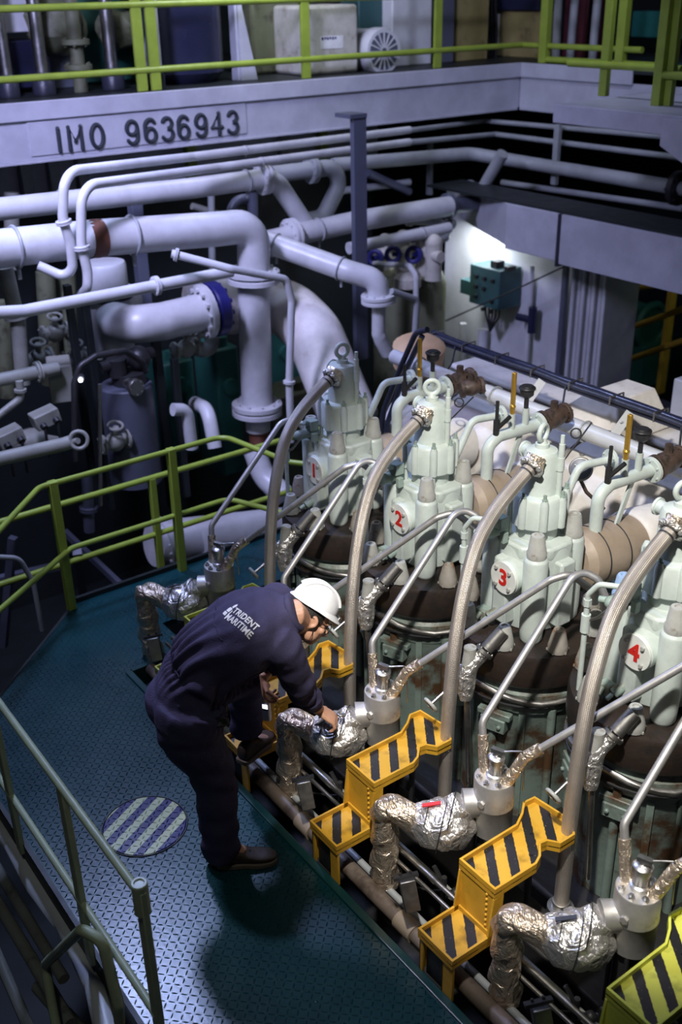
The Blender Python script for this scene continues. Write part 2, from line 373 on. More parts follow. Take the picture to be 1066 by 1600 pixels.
railing('guard_rail', 'bright green guard rail on the far deck edge, end nearest the big white vertical pipe', [((XR, 2.645, -.02), (XR, 2.645, zt+.015)), ((XR, 1.879, -.02), (XR, 1.879, zt+.015))],
        [([r0, (XR, 1.80, zt), (XR, 3.02, zt), az(452, 722, zt), az(520, 730, zt)], .10), ([r1, (XR, 1.93, zm), (XR, 3.02, zm), az(452, 804, zm), az(520, 812, zm)], .10)], 'rail_green', pw=.05, pt=.05)
XQ = -5.95
q0, q1 = ax(20, 815, XQ), ax(410, 692, XQ); zq = (q0.z+q1.z)/2; zqm = zq-.42
railing('guard_rail', 'second green guard rail standing behind the first one, lower in the shade', [((XQ, ax(238, 760, XQ).y, -.5), (XQ, ax(238, 760, XQ).y, zq)), ((XQ, ax(90, 800, XQ).y, -.5), (XQ, ax(90, 800, XQ).y, zq))],
        [([(XQ, q0.y-.3, zq), (XQ, 4.3, zq)], None), ([(XQ, q0.y-.3, zqm), (XQ, 4.3, zqm)], None)], 'rail_green', pw=.045, pt=.045, rr=.02)
YF = .89
tp = ay(219, 1392, YF); zf = tp.z-.02
zfm = ay(655, 0, YF).z if False else ay(175, 1480, YF).z
fr = railing('guard_rail', 'grey green guard rail with flat posts at the near left deck edge', [((az(27, 1318, 0).x, YF, -.05), (az(27, 1318, 0).x, YF, zf)), ((az(138, 1490, 0).x, YF, -.05), (az(138, 1490, 0).x, YF, zf)), ((tp.x, YF, -.05), (tp.x, YF, zf+.03))],
        [([(-4.9, YF, zf), (tp.x, YF, zf)], None), ([(-4.9, YF, zfm), (tp.x, YF, zfm)], None)], 'rail_grey_green', pw=.024, pt=.055, rr=.0155, pdir=(0, 1, 0))
k = MB(); k.cyl((tp.x, YF, zf-.07), (tp.x, YF, zf+.05), .027, n=16); k.torus((tp.x, YF, zf+.05), (0, 0, 1), .021, .006, n=16, m=6); k.build('end_socket', 'rail_grey_green', fr)
g0 = az(190, 1600, -.15)
hl = [ay(70, 1507, .80), ay(128, 1452, .80), ay(160, 1470, .84), ay(185, 1570, .84), ay(190, 1640, .84)]
tag(MB().tube([ay(95, 1640, .74)]+hl, .021, 12, .05).build('ladder_handle', 'rail_grey_green'), 'bent grey green ladder handle outside the near left guard rail', 'handrail')
# ---------------------------------------------------------------- below the near rail
lp = [az(-20, 1270, -.14), az(20, 1320, -.14), az(60, 1385, -.14), az(100, 1440, -.14), az(150, 1540, -.14), az(175, 1640, -.14)]
tag(MB().tube(fillet(lp, .2), .045, 14, wob=.25).build('lagged_pipe', 'pipe_white'), 'pale ragged lagged pipe running below the near left guard rail', 'pipe')
for i, (q0, q1, z, r) in enumerate([((-10, 1400), (110, 1600), -.6, .03), ((-10, 1480), (60, 1640), -.5, .025), ((60, 1540), (150, 1640), -.9, .04), ((-15, 1340), (100, 1530), -.9, .03)]):
    tag(MB().tube([az(*q0, z), az(*q1, z)], r, 10).build('bilge_pipe', 'pipe_olive'), ['dark thin pipe under the near left rail, uppermost', 'dark thin pipe under the near left rail at the picture corner', 'dark thick pipe under the bent ladder handle', 'dark thin pipe deepest below the near left rail'][i], 'pipe', 'pipes below the near rail')
# ================================================================== ENGINE
eb = thing('engine_block', 'dark engine block carrying the row of green cylinders', 'engine', (-2.4, 3.1, -.6))
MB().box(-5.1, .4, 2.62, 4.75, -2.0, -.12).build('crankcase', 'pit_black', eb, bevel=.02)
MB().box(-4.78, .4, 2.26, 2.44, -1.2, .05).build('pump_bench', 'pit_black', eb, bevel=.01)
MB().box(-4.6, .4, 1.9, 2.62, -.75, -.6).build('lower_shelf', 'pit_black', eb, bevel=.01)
MB().box(-5.1, .4, 3.72, 3.86, -1.0, .72).build('receiver_side', 'engine_green_old', eb, bevel=.01)
AX, AY = -2.84, 3.085
def cylinder():
    t = thing('cylinder_unit', '', 'engine cylinder', (AX, AY, -.12), 'pale green engine cylinders in a row')
    o = V((AX, AY, 0))
    k = MB(); k.lathe([(.30, -.12), (.30, .46), (.325, .50), (.325, .575), (.305, .60), (.305, .64)], o, n=48)
    for a in range(0, 360, 24):
        d = V((cos(radians(a)), sin(radians(a)), 0))
        if a % 48 == 0: k.cyl(o+d*.315+V((0, 0, -.12)), o+d*.315+V((0, 0, .50)), .020, n=10)
        else: k.beam(o+d*.303+V((0, 0, -.12)), o+d*.303+V((0, 0, .5)), .03, .02, d)
    k.build('cooling_jacket', 'jacket_green', t)
    for a in (-70, -118):
        d = V((cos(radians(a)), sin(radians(a)), 0)); R = Matrix.Rotation(radians(a+90), 3, 'Z')
        k = MB(); k.obox(o+d*.325+V((0, 0, .40)), (.12, .05, .07), R); k.obox(o+d*.322+V((0, 0, .45)), (.16, .04, .03), R)
        for s in (-.035, .035): k.cyl(o+d*.34+R@V((s, 0, 0))+V((0, 0, .40)), o+d*.362+R@V((s, 0, 0))+V((0, 0, .40)), .011, n=6)
        k.build('jacket_bracket', 'jacket_green', t, bevel=.005)
    MB().lathe([(.30, .62), (.345, .635), (.352, .66), (.352, .775), (.345, .792), (.25, .80), (.0, .80)], o, n=64).build('cover_ring', 'rust_ring', t)
    hs = [o + V((.338*cos(a), .338*sin(a), .565+.02*sin(a*3))) for a in [radians(x) for x in range(-175, 5, 10)]]
    MB().tube(hs, .0155, 10, wob=.35).build('wrapped_hose', 'steel_dull', t)
    MB().tube([o+V((.345*cos(radians(x)), .345*sin(radians(x)), .53)) for x in range(-150, -20, 10)], .006, 8).build('cable', 'black', t)
    for i in range(8):
        a = radians(-22.5-45*i); p = o + V((.302*cos(a), .302*sin(a), .80)); d = V((cos(a), sin(a), 0))
        k = MB(); k.lathe([(.044, 0), (.045, .022), (.043, .032), (.028, .098), (.024, .106), (.014, .107), (.012, .100)], p, n=20)
        for j in range(6): k.cyl(p+V((.046*cos(j), .046*sin(j), 0)), p+V((.046*cos(j), .046*sin(j), .01)), .004, n=5)
        k.build('cap_nut', 'cap_rusty' if i % 3 == 0 else 'cap_grey', t)
    # head casting
    k = MB(); k.lathe([(.15, .80), (.160, .86), (.168, .93), (.168, 1.16), (.155, 1.215), (.09, 1.22)], o, n=40)
    CO = ((.150, -.150), (-.125, -.123), (.105, .120), (-.12, .13))
    for bx, by in CO:
        p = o + V((bx, by, 0))
        k.lathe([(.02, .785), (.038, .793), (.050, .815), (.053, .86), (.053, 1.19), (.047, 1.212), (.03, 1.22)], p, n=24)
        k.obox(o+V((bx*.6, by*.6, 1.0)), (.17, .075, .36), Matrix.Rotation(math.atan2(by, bx), 3, 'Z'))
    for a in (-90, 0, 90, 180):
        d = V((cos(radians(a)), sin(radians(a)), 0)); k.obox(o+d*.165+V((0, 0, 1.0)), (.09 if a % 180 else .08, .09, .32), Matrix.Rotation(radians(a), 3, 'Z'))
    k.prism([(AX+.17*cos(radians(22.5+45*i)), AY+.17*sin(radians(22.5+45*i))) for i in range(8)], 1.16, 1.222)
    hd = k.build('cylinder_head', 'engine_green', t, bevel=.012, seg=2)
    # stud caps on the head
    for bx, by in CO:
        p = o + V((bx, by, 1.212))
        k = MB(); k.lathe([(.042, 0), (.043, .026), (.039, .032), (.031, .098), (.027, .106), (.015, .107), (.012, .100)], p, n=22)
        k.build('stud_cap', 'cap_grey', t)
    # number plate
    pc = o + V((.035, -.20, 1.085))
    k = MB(); k.lathe([(.078, -.075), (.078, .012)], pc, (0, -1, 0), 32); k.build('plate_boss', 'engine_green', t, bevel=.004)
    pl = MB().lathe([(.074, .012), (.076, .016), (.075, .024)], pc, (0, -1, 0), 36)
    pl = pl.build('number_plate', 'plate_white', t)
    for a in (45, 135, 225, 315):
        q = pc + V((.056*cos(radians(a)), -.024, .056*sin(radians(a)))); MB().cyl(q, q+V((0, -.010, 0)), .009, n=6).build('plate_bolt', 'cap_grey', pl)
    # valve housing : skirt with studs, ribbed drum, neck
    k = MB(); k.lathe([(.092, 1.20), (.092, 1.30)], o, n=28)
    k.lathe([(.112, 1.280), (.120, 1.288), (.120, 1.412), (.112, 1.424), (.082, 1.430), (.080, 1.445), (.077, 1.455), (.075, 1.60), (.066, 1.617), (.030, 1.628), (.03, 1.645)], o, n=40)
    for i in range(8):
        a = radians(11+45*i); d = V((cos(a), sin(a), 0)); p = o + d*.118
        k.lathe([(.012, 1.283), (.019, 1.29), (.019, 1.412), (.010, 1.436)], p, n=12)
        if i % 2: k.cyl(p+V((0, 0, 1.20)), p+V((0, 0, 1.29)), .010, n=8)
    k.cyl(o+V((-.04, .0, 1.585)), o+V((-.115, .02, 1.575)), .028, n=16); k.cyl(o+V((-.112, .02, 1.575)), o+V((-.122, .02, 1.575)), .036, n=18)
    k.build('exhaust_valve_housing', 'engine_green', t)
    k = MB(); k.torus(o+V((0, 0, 1.692)), (.75, .66, 0), .034, .0115, n=28, m=12); k.lathe([(.026, 1.625), (.022, 1.65), (.012, 1.664)], o, n=16); k.build('lifting_eye', 'engine_green', t)
    for i, a in enumerate((11, 56, -34, -79, -124)):
        d = V((cos(radians(a)), sin(radians(a)), 0)); p = o + d*.118 + V((0, 0, 1.425))
        k = MB(); k.cyl(p, p+V((0, 0, .012)), .013, n=6); k.cyl(p, p+V((0, 0, .032)), .0075, n=8); k.build('housing_nut', 'engine_green_old', t)
    p = o + V((.083, .03, 0)); k = MB(); k.cyl(p+V((0, 0, 1.39)), p+V((0, 0, 1.66)), .013, n=12); k.cyl(p+V((0, 0, 1.54)), p+V((0, 0, 1.60)), .0165, n=12); k.cyl(p+V((0, 0, 1.65)), p+V((0, 0, 1.70)), .009, n=8)
    k.build('indicator_rod', 'engine_green', t)
    # starting air fitting and thin pipe on the walkway side
    q = o + V((-.075, -.165, 1.255))
    k = MB(); k.cyl(q+V((0, .05, .0)), q+V((-.02, -.06, -.01)), .026, n=14); k.obox(q+V((.02, .0, .05)), (.055, .05, .055)); k.sphere(q+V((-.02, -.06, -.01)), .028, n=14); k.cyl(q+V((.02, 0, .05)), q+V((.02, -.05, .075)), .014, n=10)
    k.cyl(q+V((0, -.01, -.02)), q+V((-.09, -.05, -.03)), .014, n=10); k.obox(q+V((.055, -.01, -.01)), (.025, .03, .05))
    k.build('air_valve', 'engine_green_old', t, bevel=.003)
    k = MB(); k.tube([q+V((.02, -.02, .06)), q+V((-.075, -.075, .052)), q+V((-.115, -.085, -.01)), q+V((-.115, -.085, -.60))], .0115, 10, .035)
    k.cyl(q+V((-.115, -.085, -.18)), q+V((-.115, -.085, -.10)), .019, n=10); k.cyl(q+V((-.115, -.085, -.06)), q+V((-.115, -.085, -.03)), .017, n=6)
    k.build('air_pipe', 'engine_green', t)
    MB().tube([q+V((-.02, -.05, -.03)), q+V((-.07, -.07, -.10)), q+V((-.115, -.085, -.13))], .0065, 8, .02).build('drain_pipe', 'steel_dull', t)
    # lower fitting cluster under the plate
    k = MB(); q2 = o + V((-.03, -.235, .86)); k.cyl(q2, q2+V((.03, .06, .05)), .022, n=12); k.obox(q2+V((-.05, .02, -.01)), (.06, .05, .05)); k.cyl(q2+V((-.05, 0, 0)), q2+V((-.05, -.03, -.02)), .012, n=8); k.cyl(q2+V((.01, -.02, .01)), q2+V((.01, -.05, .0)), .010, n=8)
    k.build('indicator_cock', 'engine_green_old', t, bevel=.004)
    return t, pl, pc, o
cyl, pl3, pc3, o3 = cylinder()
CL = {1: 'farthest engine cylinder, tinted violet, with numeral 1 on its round plate', 2: 'pale green engine cylinder with red numeral 2 on its round plate',
      3: 'pale green engine cylinder with red numeral 3 on its round plate', 4: 'nearest engine cylinder, cut by the frame, with red numeral 4 on its plate'}
cyls = {3: cyl}; cyl['label'] = CL[3]
for i in (1, 2, 4): cyls[i] = dup(cyl, ((i-3)*P_, 0, 0), CL[i])
bpy.context.view_layer.update()
for i, c in cyls.items():
    for k in kids(c):
        if k.name.startswith('lifting_eye'): k.rotation_euler.z = radians({1: -50, 2: -77, 3: -25, 4: -60}[i])
    pl = [k for k in kids(c) if k.name.startswith('number_plate')][0]
    p = pc3 + V(((i-3)*P_, -.0245, -.002))
    s = sticker(str(i), .105, 'red_paint', None, 'numeral', Matrix.Translation(p) @ Matrix.Rotation(radians(90), 4, 'X'), .0012, bold=.0035)
    s.data.transform(Matrix.Translation(-wloc(pl))); s.parent = pl
cap4 = [k for k in kids(cyls[4]) if k.name.startswith('stud_cap')]
for k in cap4:
    if abs(k.data.vertices[0].co.x + .125) < .06 and k.data.vertices[0].co.y < 0:
        k.data = k.data.copy(); k.data.materials[0] = M['cap_blue']; k['label'] = 'pale blue stud cap'
# ---------------------------------------------------------------- big braided hoses
def hose():
    x = -2.775
    t = thing('braided_hose', '', 'hose', (x, 2.53, .0), 'thick braided hoses on the cylinders')
    p = [V((-2.805, 3.02, 1.605)), ax(831, 729, -2.80), ax(806, 757, -2.795), ax(772, 801, -2.79), ax(745, 853, -2.785), ax(724, 930, -2.775), ax(711, 1010, -2.76), ax(703, 1090, -2.75), ax(698, 1170, -2.745), ax(694, 1262, -2.74)]
    q = []
    for i in range(len(p)-1):       # Catmull-Rom through the points
        a, b_, c, d = p[max(i-1, 0)], p[i], p[i+1], p[min(i+2, len(p)-1)]
        for s in range(6):
            u = s/6; q.append(.5*((2*b_)+(c-a)*u+(2*a-5*b_+4*c-d)*u*u+(3*b_-a-3*c+d)*u**3))
    q.append(p[-1]); q = q[7:]
    MB().tube(q, .0305, 24).build('hose', 'braided_steel', t)
    d = (p[1]-p[2]).normalized(); e = q[0]
    k = MB(); k.tube([p[0], p[1]+d*.015, e+d*.005], [.045, .042, .040], 18, wob=.3); k.build('foil_joint', 'foil_warm', t)
    k = MB()
    for i in range(11):
        a = 2*pi*i/11; u = d.cross(V((1, 0, 0))).normalized(); w = d.cross(u); c = e + d*.012 + (u*cos(a)+w*sin(a))*.042
        k.sphere(c, .0145, (1, 1, 1), n=8)
    k.build('foil_collar', 'foil', t)
    k = MB(); k.cyl(e-d*.028, e-d*.020, .0325, n=20); k.cyl(e-d*.004, e+d*.012, .034, n=20); k.build('clamp_ring', 'dark_steel', t)
    k = MB(); z = p[-1]; k.cyl(z+V((0, 0, -.01)), z+V((0, 0, .03)), .037, n=20); k.cyl(z+V((0, 0, -.10)), z+V((0, 0, .0)), .055, n=24); k.flange(z+V((0, 0, -.12)), (0, 0, 1), .08, .03); k.obox(z+V((.0, .02, -.24)), (.15, .13, .2))
    k.build('hose_base', 'steel_dull', t, bevel=.004)
    return t
hs = hose(); hs['label'] = 'thick braided steel hose rising to the cylinder numbered 3'
for i, l in ((1, 'thick braided hose in violet light, behind the white hard hat, rising to the farthest cylinder'), (2, 'thick braided steel hose rising to the cylinder numbered 2'), (4, 'thick bright braided steel hose rising to the nearest cylinder')):
    dup(hs, ((i-3)*P_, 0, 0), l)
# ---------------------------------------------------------------- fuel pumps
PX, PY, PZ = -2.30, 2.363, .596
def pump():
    o = V((PX, PY, 0)); t = thing('fuel_pump', '', 'fuel pump', (PX, PY, .05), 'steel fuel pumps along the engine')
    k = MB(); k.lathe([(.074, .33), (.08, .335), (.08, .465), (.083, .47), (.083, .475), (.081, .48), (.081, .592), (.078, .596), (.0, .596)], o, n=36)
    d = V((-.55, -.83, 0)).normalized(); k.cyl(o+V((0, 0, .47)), o+d*.12+V((0, 0, .465)), .052, .060, n=22)
    d2 = V((.2, -.98, 0)).normalized(); k.cyl(o+d2*.07+V((0, 0, .51)), o+d2*.092+V((0, 0, .51)), .016, n=6); k.build('pump_body', 'pump_steel', t)
    k = MB(); k.lathe([(.06, .05), (.06, .34)], o, n=20)
    for i in range(6):
        a = 2*pi*i/6; p = o+V((.072*cos(a), .072*sin(a), 0)); k.cyl(p+V((0, 0, .05)), p+V((0, 0, .335)), .009, n=8)
    k.build('pedestal', 'dark_steel', t)
    for i in range(8):
        a = 2*pi*(i+.3)/8; p = o+V((.062*cos(a), .062*sin(a), .592)); k = MB(); k.cyl(p, p+V((0, 0, .016)), .013, n=6); k.cyl(p, p+V((0, 0, .024)), .006, n=8); k.build('cover_bolt', 'steel', t)
    e = o + V((0, .005, 0)); k = MB(); k.lathe([(.038, .596), (.038, .612), (.030, .617), (.030, .668), (.036, .671), (.036, .694), (.027, .702), (.011, .704), (.011, .722)], e, n=22)
    k.build('suction_valve', 'steel', t)
    k = MB(); k.obox(e+V((.004, 0, .722)), (.05, .02, .02), Matrix.Rotation(radians(20), 3, 'Z')); k.tube([e+V((.01, 0, .722)), e+V((.05, .03, .735)), e+V((.085, .055, .745)), e+V((.088, .06, .70)), e+V((.09, .065, .55))], .0035, 8, .01)
    k.build('lever', 'steel', t)
    return t
PL = {0: 'farthest steel fuel pump in violet light by the green guard rail', 1: 'steel fuel pump behind the white hard hat, second from the far end', 2: 'steel fuel pump just right of the man reaching hands', 3: 'steel fuel pump between the two yellow steps in the middle', 4: 'nearest steel fuel pump above the lime yellow step'}
pm = pump(); pm['label'] = PL[3]; pumps = {3: pm}
for i in (0, 1, 2, 4): pumps[i] = dup(pm, ((i-3)*P_, 0, 0), PL[i])
# ---------------------------------------------------------------- fuel pipes, two to a pump
def fuel_pipe_a():
    s = V((PX-.045, PY-.01, .59)); kn = ay(754, 1128, 2.40); ap = V((-2.53, 2.88, 1.20)); en = V((-2.42, 3.08, 1.10))
    t = thing('fuel_pipe', '', 'fuel pipe', s, 'bright steel fuel pipes to the cylinders')
    top = ay(893, 903, 2.90); tp2 = ay(912, 893, 2.96); en = ay(947, 935, 3.02)
    MB().tube([s, kn, top, tp2, ay(935, 905, 3.0), en], .0155, 16, [.05, .08, .06, .05], 6).build('pipe', 'steel_pipe', t)
    MB().tube([s+V((0, 0, -.01)), s+(kn-s)*.75], .021, 14, wob=.2).build('sleeve', 'foil_warm', t); MB().cyl(en+V((0, 0, .01)), en+V((0, .01, -.05)), .026, n=8).build('union_nut', 'steel', t)
    return t
def fuel_pipe_b():       # pump 2 to the same gap
    s = V((PX-P_+.05, PY+.01, .59)); kn = ay(636, 1050, 2.43); top = ay(862, 905, 2.88); tp2 = ay(892, 896, 2.95); en = V((-2.47, 3.06, 1.10))
    t = thing('fuel_pipe', '', 'fuel pipe', s, 'bright steel fuel pipes to the cylinders')
    MB().tube([s, kn, top, tp2, en], .0155, 16, [.05, .07, .06], 6).build('pipe', 'steel_pipe', t)
    MB().tube([s+V((0, 0, -.01)), s+(kn-s)*1.0, s+(kn-s)*1.0+(top-kn)*.10], .0235, 14, wob=.25).build('sleeve', 'foil_warm', t); MB().cyl(en+V((0, 0, .02)), en+V((0, 0, -.05)), .026, n=8).build('union_nut', 'steel', t)
    return t
fa = fuel_pipe_a(); fa['label'] = 'steel fuel pipe rising steeply from the third fuel pump, crossing below plate 3'
for i, l in ((0, 'steel fuel pipe rising steeply from the farthest fuel pump'), (1, 'steel fuel pipe rising from behind the white hard hat past the farthest cylinder'), (2, 'steel fuel pipe rising steeply from the pump beside the man hand'), (4, 'steel fuel pipe rising steeply from the nearest fuel pump to the frame edge')): dup(fa, ((i-3)*P_, 0, 0), l)
fb = fuel_pipe_b(); fb['label'] = 'long slanting steel fuel pipe from the second pump passing under plate 3'
for i, l in ((0, 'long slanting steel fuel pipe from the farthest pump below plate 1'), (1, 'long slanting steel fuel pipe from behind the hard hat passing under plate 2'), (3, 'long slanting steel fuel pipe from the third pump passing under plate 4'), (4, 'slanting steel fuel pipe leaving the nearest pump at the frame edge')): dup(fb, ((i-2)*P_, 0, 0), l)
# ---------------------------------------------------------------- foil wrapped suction pipes
def foilpipe():
    t = thing('foil_wrapped_pipe', '', 'insulated pipe', (-2.58, 2.06, 0), 'foil wrapped pipes at the fuel pumps')
    a = V((PX-.062, PY-.095, .463)); bc = V((-2.40, 2.185, .375)); nk = V((-2.485, 2.115, .390)); el = V((-2.605, 2.04, .425)); lg = V((-2.585, 2.05, .0))
    k = MB(); k.sphere(bc, .110, (1.18, .95, .90), Matrix.Rotation(radians(40), 3, 'Z'), 56)
    for v in k.b.verts: n_ = noise.noise(v.co*22); v.co += (v.co-bc).normalized()*(.014*n_ + .010*abs(noise.noise(v.co*38)))
    k.build('wrapped_valve', 'foil', t, smooth=60)
    MB().tube([a, a+(bc-a)*.5, bc], [.062, .072, .075], 20, wob=.25).build('wrapped_neck', 'foil', t, smooth=60)
    k = MB(); q = fillet([bc, nk, el, lg], .05, 8); L_ = [q[0].lerp(q[1], i/5) for i in range(5)] + q[1:-1] + [q[-2].lerp(q[-1], i/9) for i in range(1, 10)]; k.tube(L_, [.078, .070, .062, .056, .053] + [.054]*(len(L_)-8) + [.056, .057, .052], 28, None, wob=.42)
    k.build('wrapped_elbow', 'foil_warm', t, smooth=60)
    k = MB()
    for q, r in ((bc+(nk-bc)*.6, .088), (bc, .114), (bc+(a-bc)*.35, .104)): k.torus(q, nk-bc, r, .0022, n=26, m=5)
    k.build('tie_wire', 'dark_steel', t)
    k = MB(); d = (bc-nk).normalized(); k.obox(bc+V((.0, -.02, .106))-d*.03, (.075, .018, .005), Matrix.Rotation(radians(48), 3, 'Z') @ Matrix.Rotation(radians(-15), 3, 'Y')); tg = k.build('tag', 'steel', t)
    return t, tg
fp, tg = foilpipe(); fp['label'] = 'foil wrapped elbow pipe with red tag at the middle fuel pump'
tg.data.materials[0] = M['red_paint']; tg['label'] = 'red tag'
for i, l in ((0, 'foil wrapped elbow pipe in violet light beyond the man back'), (1, 'foil wrapped elbow pipe just behind the bending man chest'), (2, 'warm toned foil wrapped elbow pipe under the man hand'), (4, 'bright silver foil wrapped elbow pipe at the nearest pump')):
    c = dup(fp, ((i-3)*P_, 0, 0), l)
    for k in kids(c):
        if k.name.startswith('tag'): k.data = k.data.copy(); k.data.materials[0] = M['dark_steel']; k['label'] = 'dark tag'
# ---------------------------------------------------------------- tilted grey boxes at the foot of the foil legs
def tbox():
    c = ay(640, 1397, 1.95); t = thing('junction_box', '', 'box', c, 'grey tilted boxes along the pit')
    R = frame((0, 0, 0), (.45, .89, .12), (.42, -.10, -.9)).to_3x3() @ Matrix.Rotation(radians(90), 3, 'X')
    MB().obox(c, (.062, .050, .125), R).build('box', 'dark_steel', t, bevel=.004)
    k = MB(); k.obox(c+R@V((0, -.028, 0)), (.060, .006, .122), R); k.obox(c+R@V((0, .028, 0)), (.060, .006, .122), R); k.build('lid', 'steel_dull', t, bevel=.002)
    k = MB(); k.obox(c+R@V((0, .01, .068)), (.10, .03, .012), R); k.cyl(c+R@V((-.02, .01, .07)), c+R@V((-.02, .01, .085)), .006, n=6); k.cyl(c+R@V((.02, .01, .07)), c+R@V((.02, .01, .085)), .006, n=6); k.build('bracket', 'dark_steel', t)
    return t
tb_ = tbox(); tb_['label'] = 'tilted grey box in the pit between the two middle yellow steps'
for i, l in ((0, 'tilted dark box on the deck behind the man back'), (2, 'tilted grey box in the pit left of the striped step below the man hand'), (4, 'tilted grey box in the pit at the lower right frame edge')): dup(tb_, ((i-3)*P_, 0, 0), l)
# ---------------------------------------------------------------- striped steps
def step():
    x0, x1 = -2.165, -1.972; t = thing('step', '', 'step', (x0, 1.865, 0), 'striped yellow steps up to the pumps')
    low = [(x0, 1.865), (x1, 1.865), (x1, 2.068), (x0, 2.068)]
    up = [(x0, 2.062), (x1, 2.062), (x1, 2.275), (-1.99, 2.315), (-2.035, 2.36), (-2.03, 2.39), (-1.99, 2.42), (-1.99, 2.50), (-2.05, 2.55), (-2.235, 2.53), (-2.24, 2.47), (-2.20, 2.42), (-2.168, 2.36)]
    def tray(nm, poly, z, h):
        MB().prism(poly, z-.028, z-.022).build(nm, 'tread_stripes', t, smooth=0)
        k = MB(); n = len(poly); cx = sum(p[0] for p in poly)/n; cy = sum(p[1] for p in poly)/n
        r1 = [V((x, y, 0)) for x, y in poly]
        th = .009
        ins = []
        for i in range(n):
            a, b2, c = r1[i-1], r1[i], r1[(i+1) % n]; n1 = (b2-a).normalized(); n2 = (c-b2).normalized(); m1 = V((-n1.y, n1.x, 0)); m2 = V((-n2.y, n2.x, 0)); m_ = (m1+m2); m_ = m_/max(.4, m_.length_squared)*2; ins.append(b2+m_*th)
        Z = lambda p, z_: V((p.x, p.y, z_))
        for i in range(n):
            j = (i+1) % n
            k.hexa([Z(r1[i], z-h), Z(r1[j], z-h), Z(ins[j], z-h), Z(ins[i], z-h), Z(r1[i], z), Z(r1[j], z), Z(ins[j], z), Z(ins[i], z)])
        k.build(nm.replace('tread', 'rim'), 'yellow', t, smooth=0)
    tray('lower_tread', low, .222, .046); tray('upper_tread', up, .452, .046)
    MB().box(x0+.004, x1-.004, 2.066, 2.074, .19, .45).build('riser', 'yellow', t, bevel=.002)
    for x in (x0, x1-.009):
        k = MB(); k.hexa([(x, 2.035, .178), (x+.009, 2.035, .178), (x+.009, 2.10, .178), (x, 2.10, .178), (x, 2.062, .40), (x+.009, 2.062, .40), (x+.009, 2.11, .41), (x, 2.11, .41)]); k.build('cheek_plate', 'yellow', t, smooth=0)
    for i in range(7): MB().sphere((x0+.152, 2.064, .24+.026*i), .006, n=8).build('rivet', 'yellow', t)
    for x, w in ((x0+.002, .022), (x1-.062, .060)):
        k = MB(); k.box(x, x+w, 1.872, 1.882, .0, .18); k.box(x, x+.008, 1.872, 1.905, .0, .18); k.build('leg', 'yellow', t, bevel=.002)
    k = MB(); k.box(x0+.03, x1-.068, 1.885, 1.889, .0, .18); k.build('kick_panel', 'black', t)
    k = MB(); k.box(x0+.05, x0+.062, 2.38, 2.392, .052, .43); k.build('rear_strut', 'dark_steel', t); k = MB(); k.box(x1-.062, x1-.05, 2.30, 2.312, .052, .43); k.build('rear_strut', 'dark_steel', t)
    return t
st = step(); st['label'] = 'yellow and black striped step between the middle and the nearest fuel pumps'
for i, l in ((0, 'lime tinted striped step beyond the man back'), (1, 'yellow step on which the man rests his left foot'), (2, 'yellow and black striped step right below the man hand'), (4, 'lime yellow striped step cut by the lower right frame corner')):
    c = dup(st, ((i-3)*P_, 0, 0), l)
    if i in (0, 4):          # greenish light and its brightness put into the colour of these two
        for k in kids(c):
            if k.data.materials[0] in (M['yellow'], M['tread_stripes']): k.data = k.data.copy(); k.data.materials[0] = M['yellow_green'] if k.data.materials[0] == M['yellow'] else M['tread_stripes_lime']
# ---------------------------------------------------------------- pit pipes and rods
zp = ay(690, 1500, 1.97).z
pp = thing('pit_pipe', 'long horizontal pipe in the pit running under the yellow steps', 'pipe', (-2.5, 1.97, zp))
MB().cyl((-4.6, 1.97, zp), (.3, 1.97, zp), .034, n=18).build('pipe', 'pit_pipe', pp)
for i in range(1, 5):
    k = MB(); k.cyl((-2.40+(i-3)*P_, 1.97, zp), (-2.30+(i-3)*P_, 1.97, zp), .043, n=18); k.build('coupling', 'lagging_tan', pp)
for i, (q, y, r, m, l) in enumerate([((690, 1385), 2.12, .012, 'steel_dull', 'upper thin control rod along the pit'), ((680, 1400), 2.08, .009, 'steel_dull', 'lower thin control rod along the pit'), ((610, 1310), 2.20, .020, 'pipe_olive', 'dark drain pipe along the pit behind the control rods'), ((720, 1500), 2.03, .016, 'pipe_grey', 'thin grey pipe along the pit beside the long pipe')]):
    z = ay(*q, y).z; tag(MB().cyl((-4.6, y, z), (.3, y, z), r, n=10).build('control_rod' if r < .015 else 'drain_pipe', m), l, 'rod' if r < .015 else 'pipe')
for i in range(5):
    x = -2.40+(i-3)*P_; c = V((x, 2.15, .0))
    k = MB(); k.cyl(c+V((.06, 0, -.12)), c+V((.06, 0, .16)), .012, n=8); k.cyl(c+V((.06, 0, .12)), c+V((.02, -.02, .2)), .010, n=8); k.cyl(c+V((.11, .02, -.12)), c+V((.11, .02, .1)), .016, n=8); k.sphere(c+V((.11, .02, .1)), .024, n=10); k.tube([c+V((-.1, -.06, .02)), c+V((.0, -.02, .05)), c+V((.12, .05, .1))], .005, 6)
    tag(k.build('pump_linkage', 'dark_steel'), 'dark control linkage below '+['the farthest foil wrapped pipe', 'the foil pipe behind the man', 'the foil pipe under the man hand', 'the foil pipe with the red tag', 'the nearest foil pipe'][i], 'linkage', 'dark control linkages in the pit')
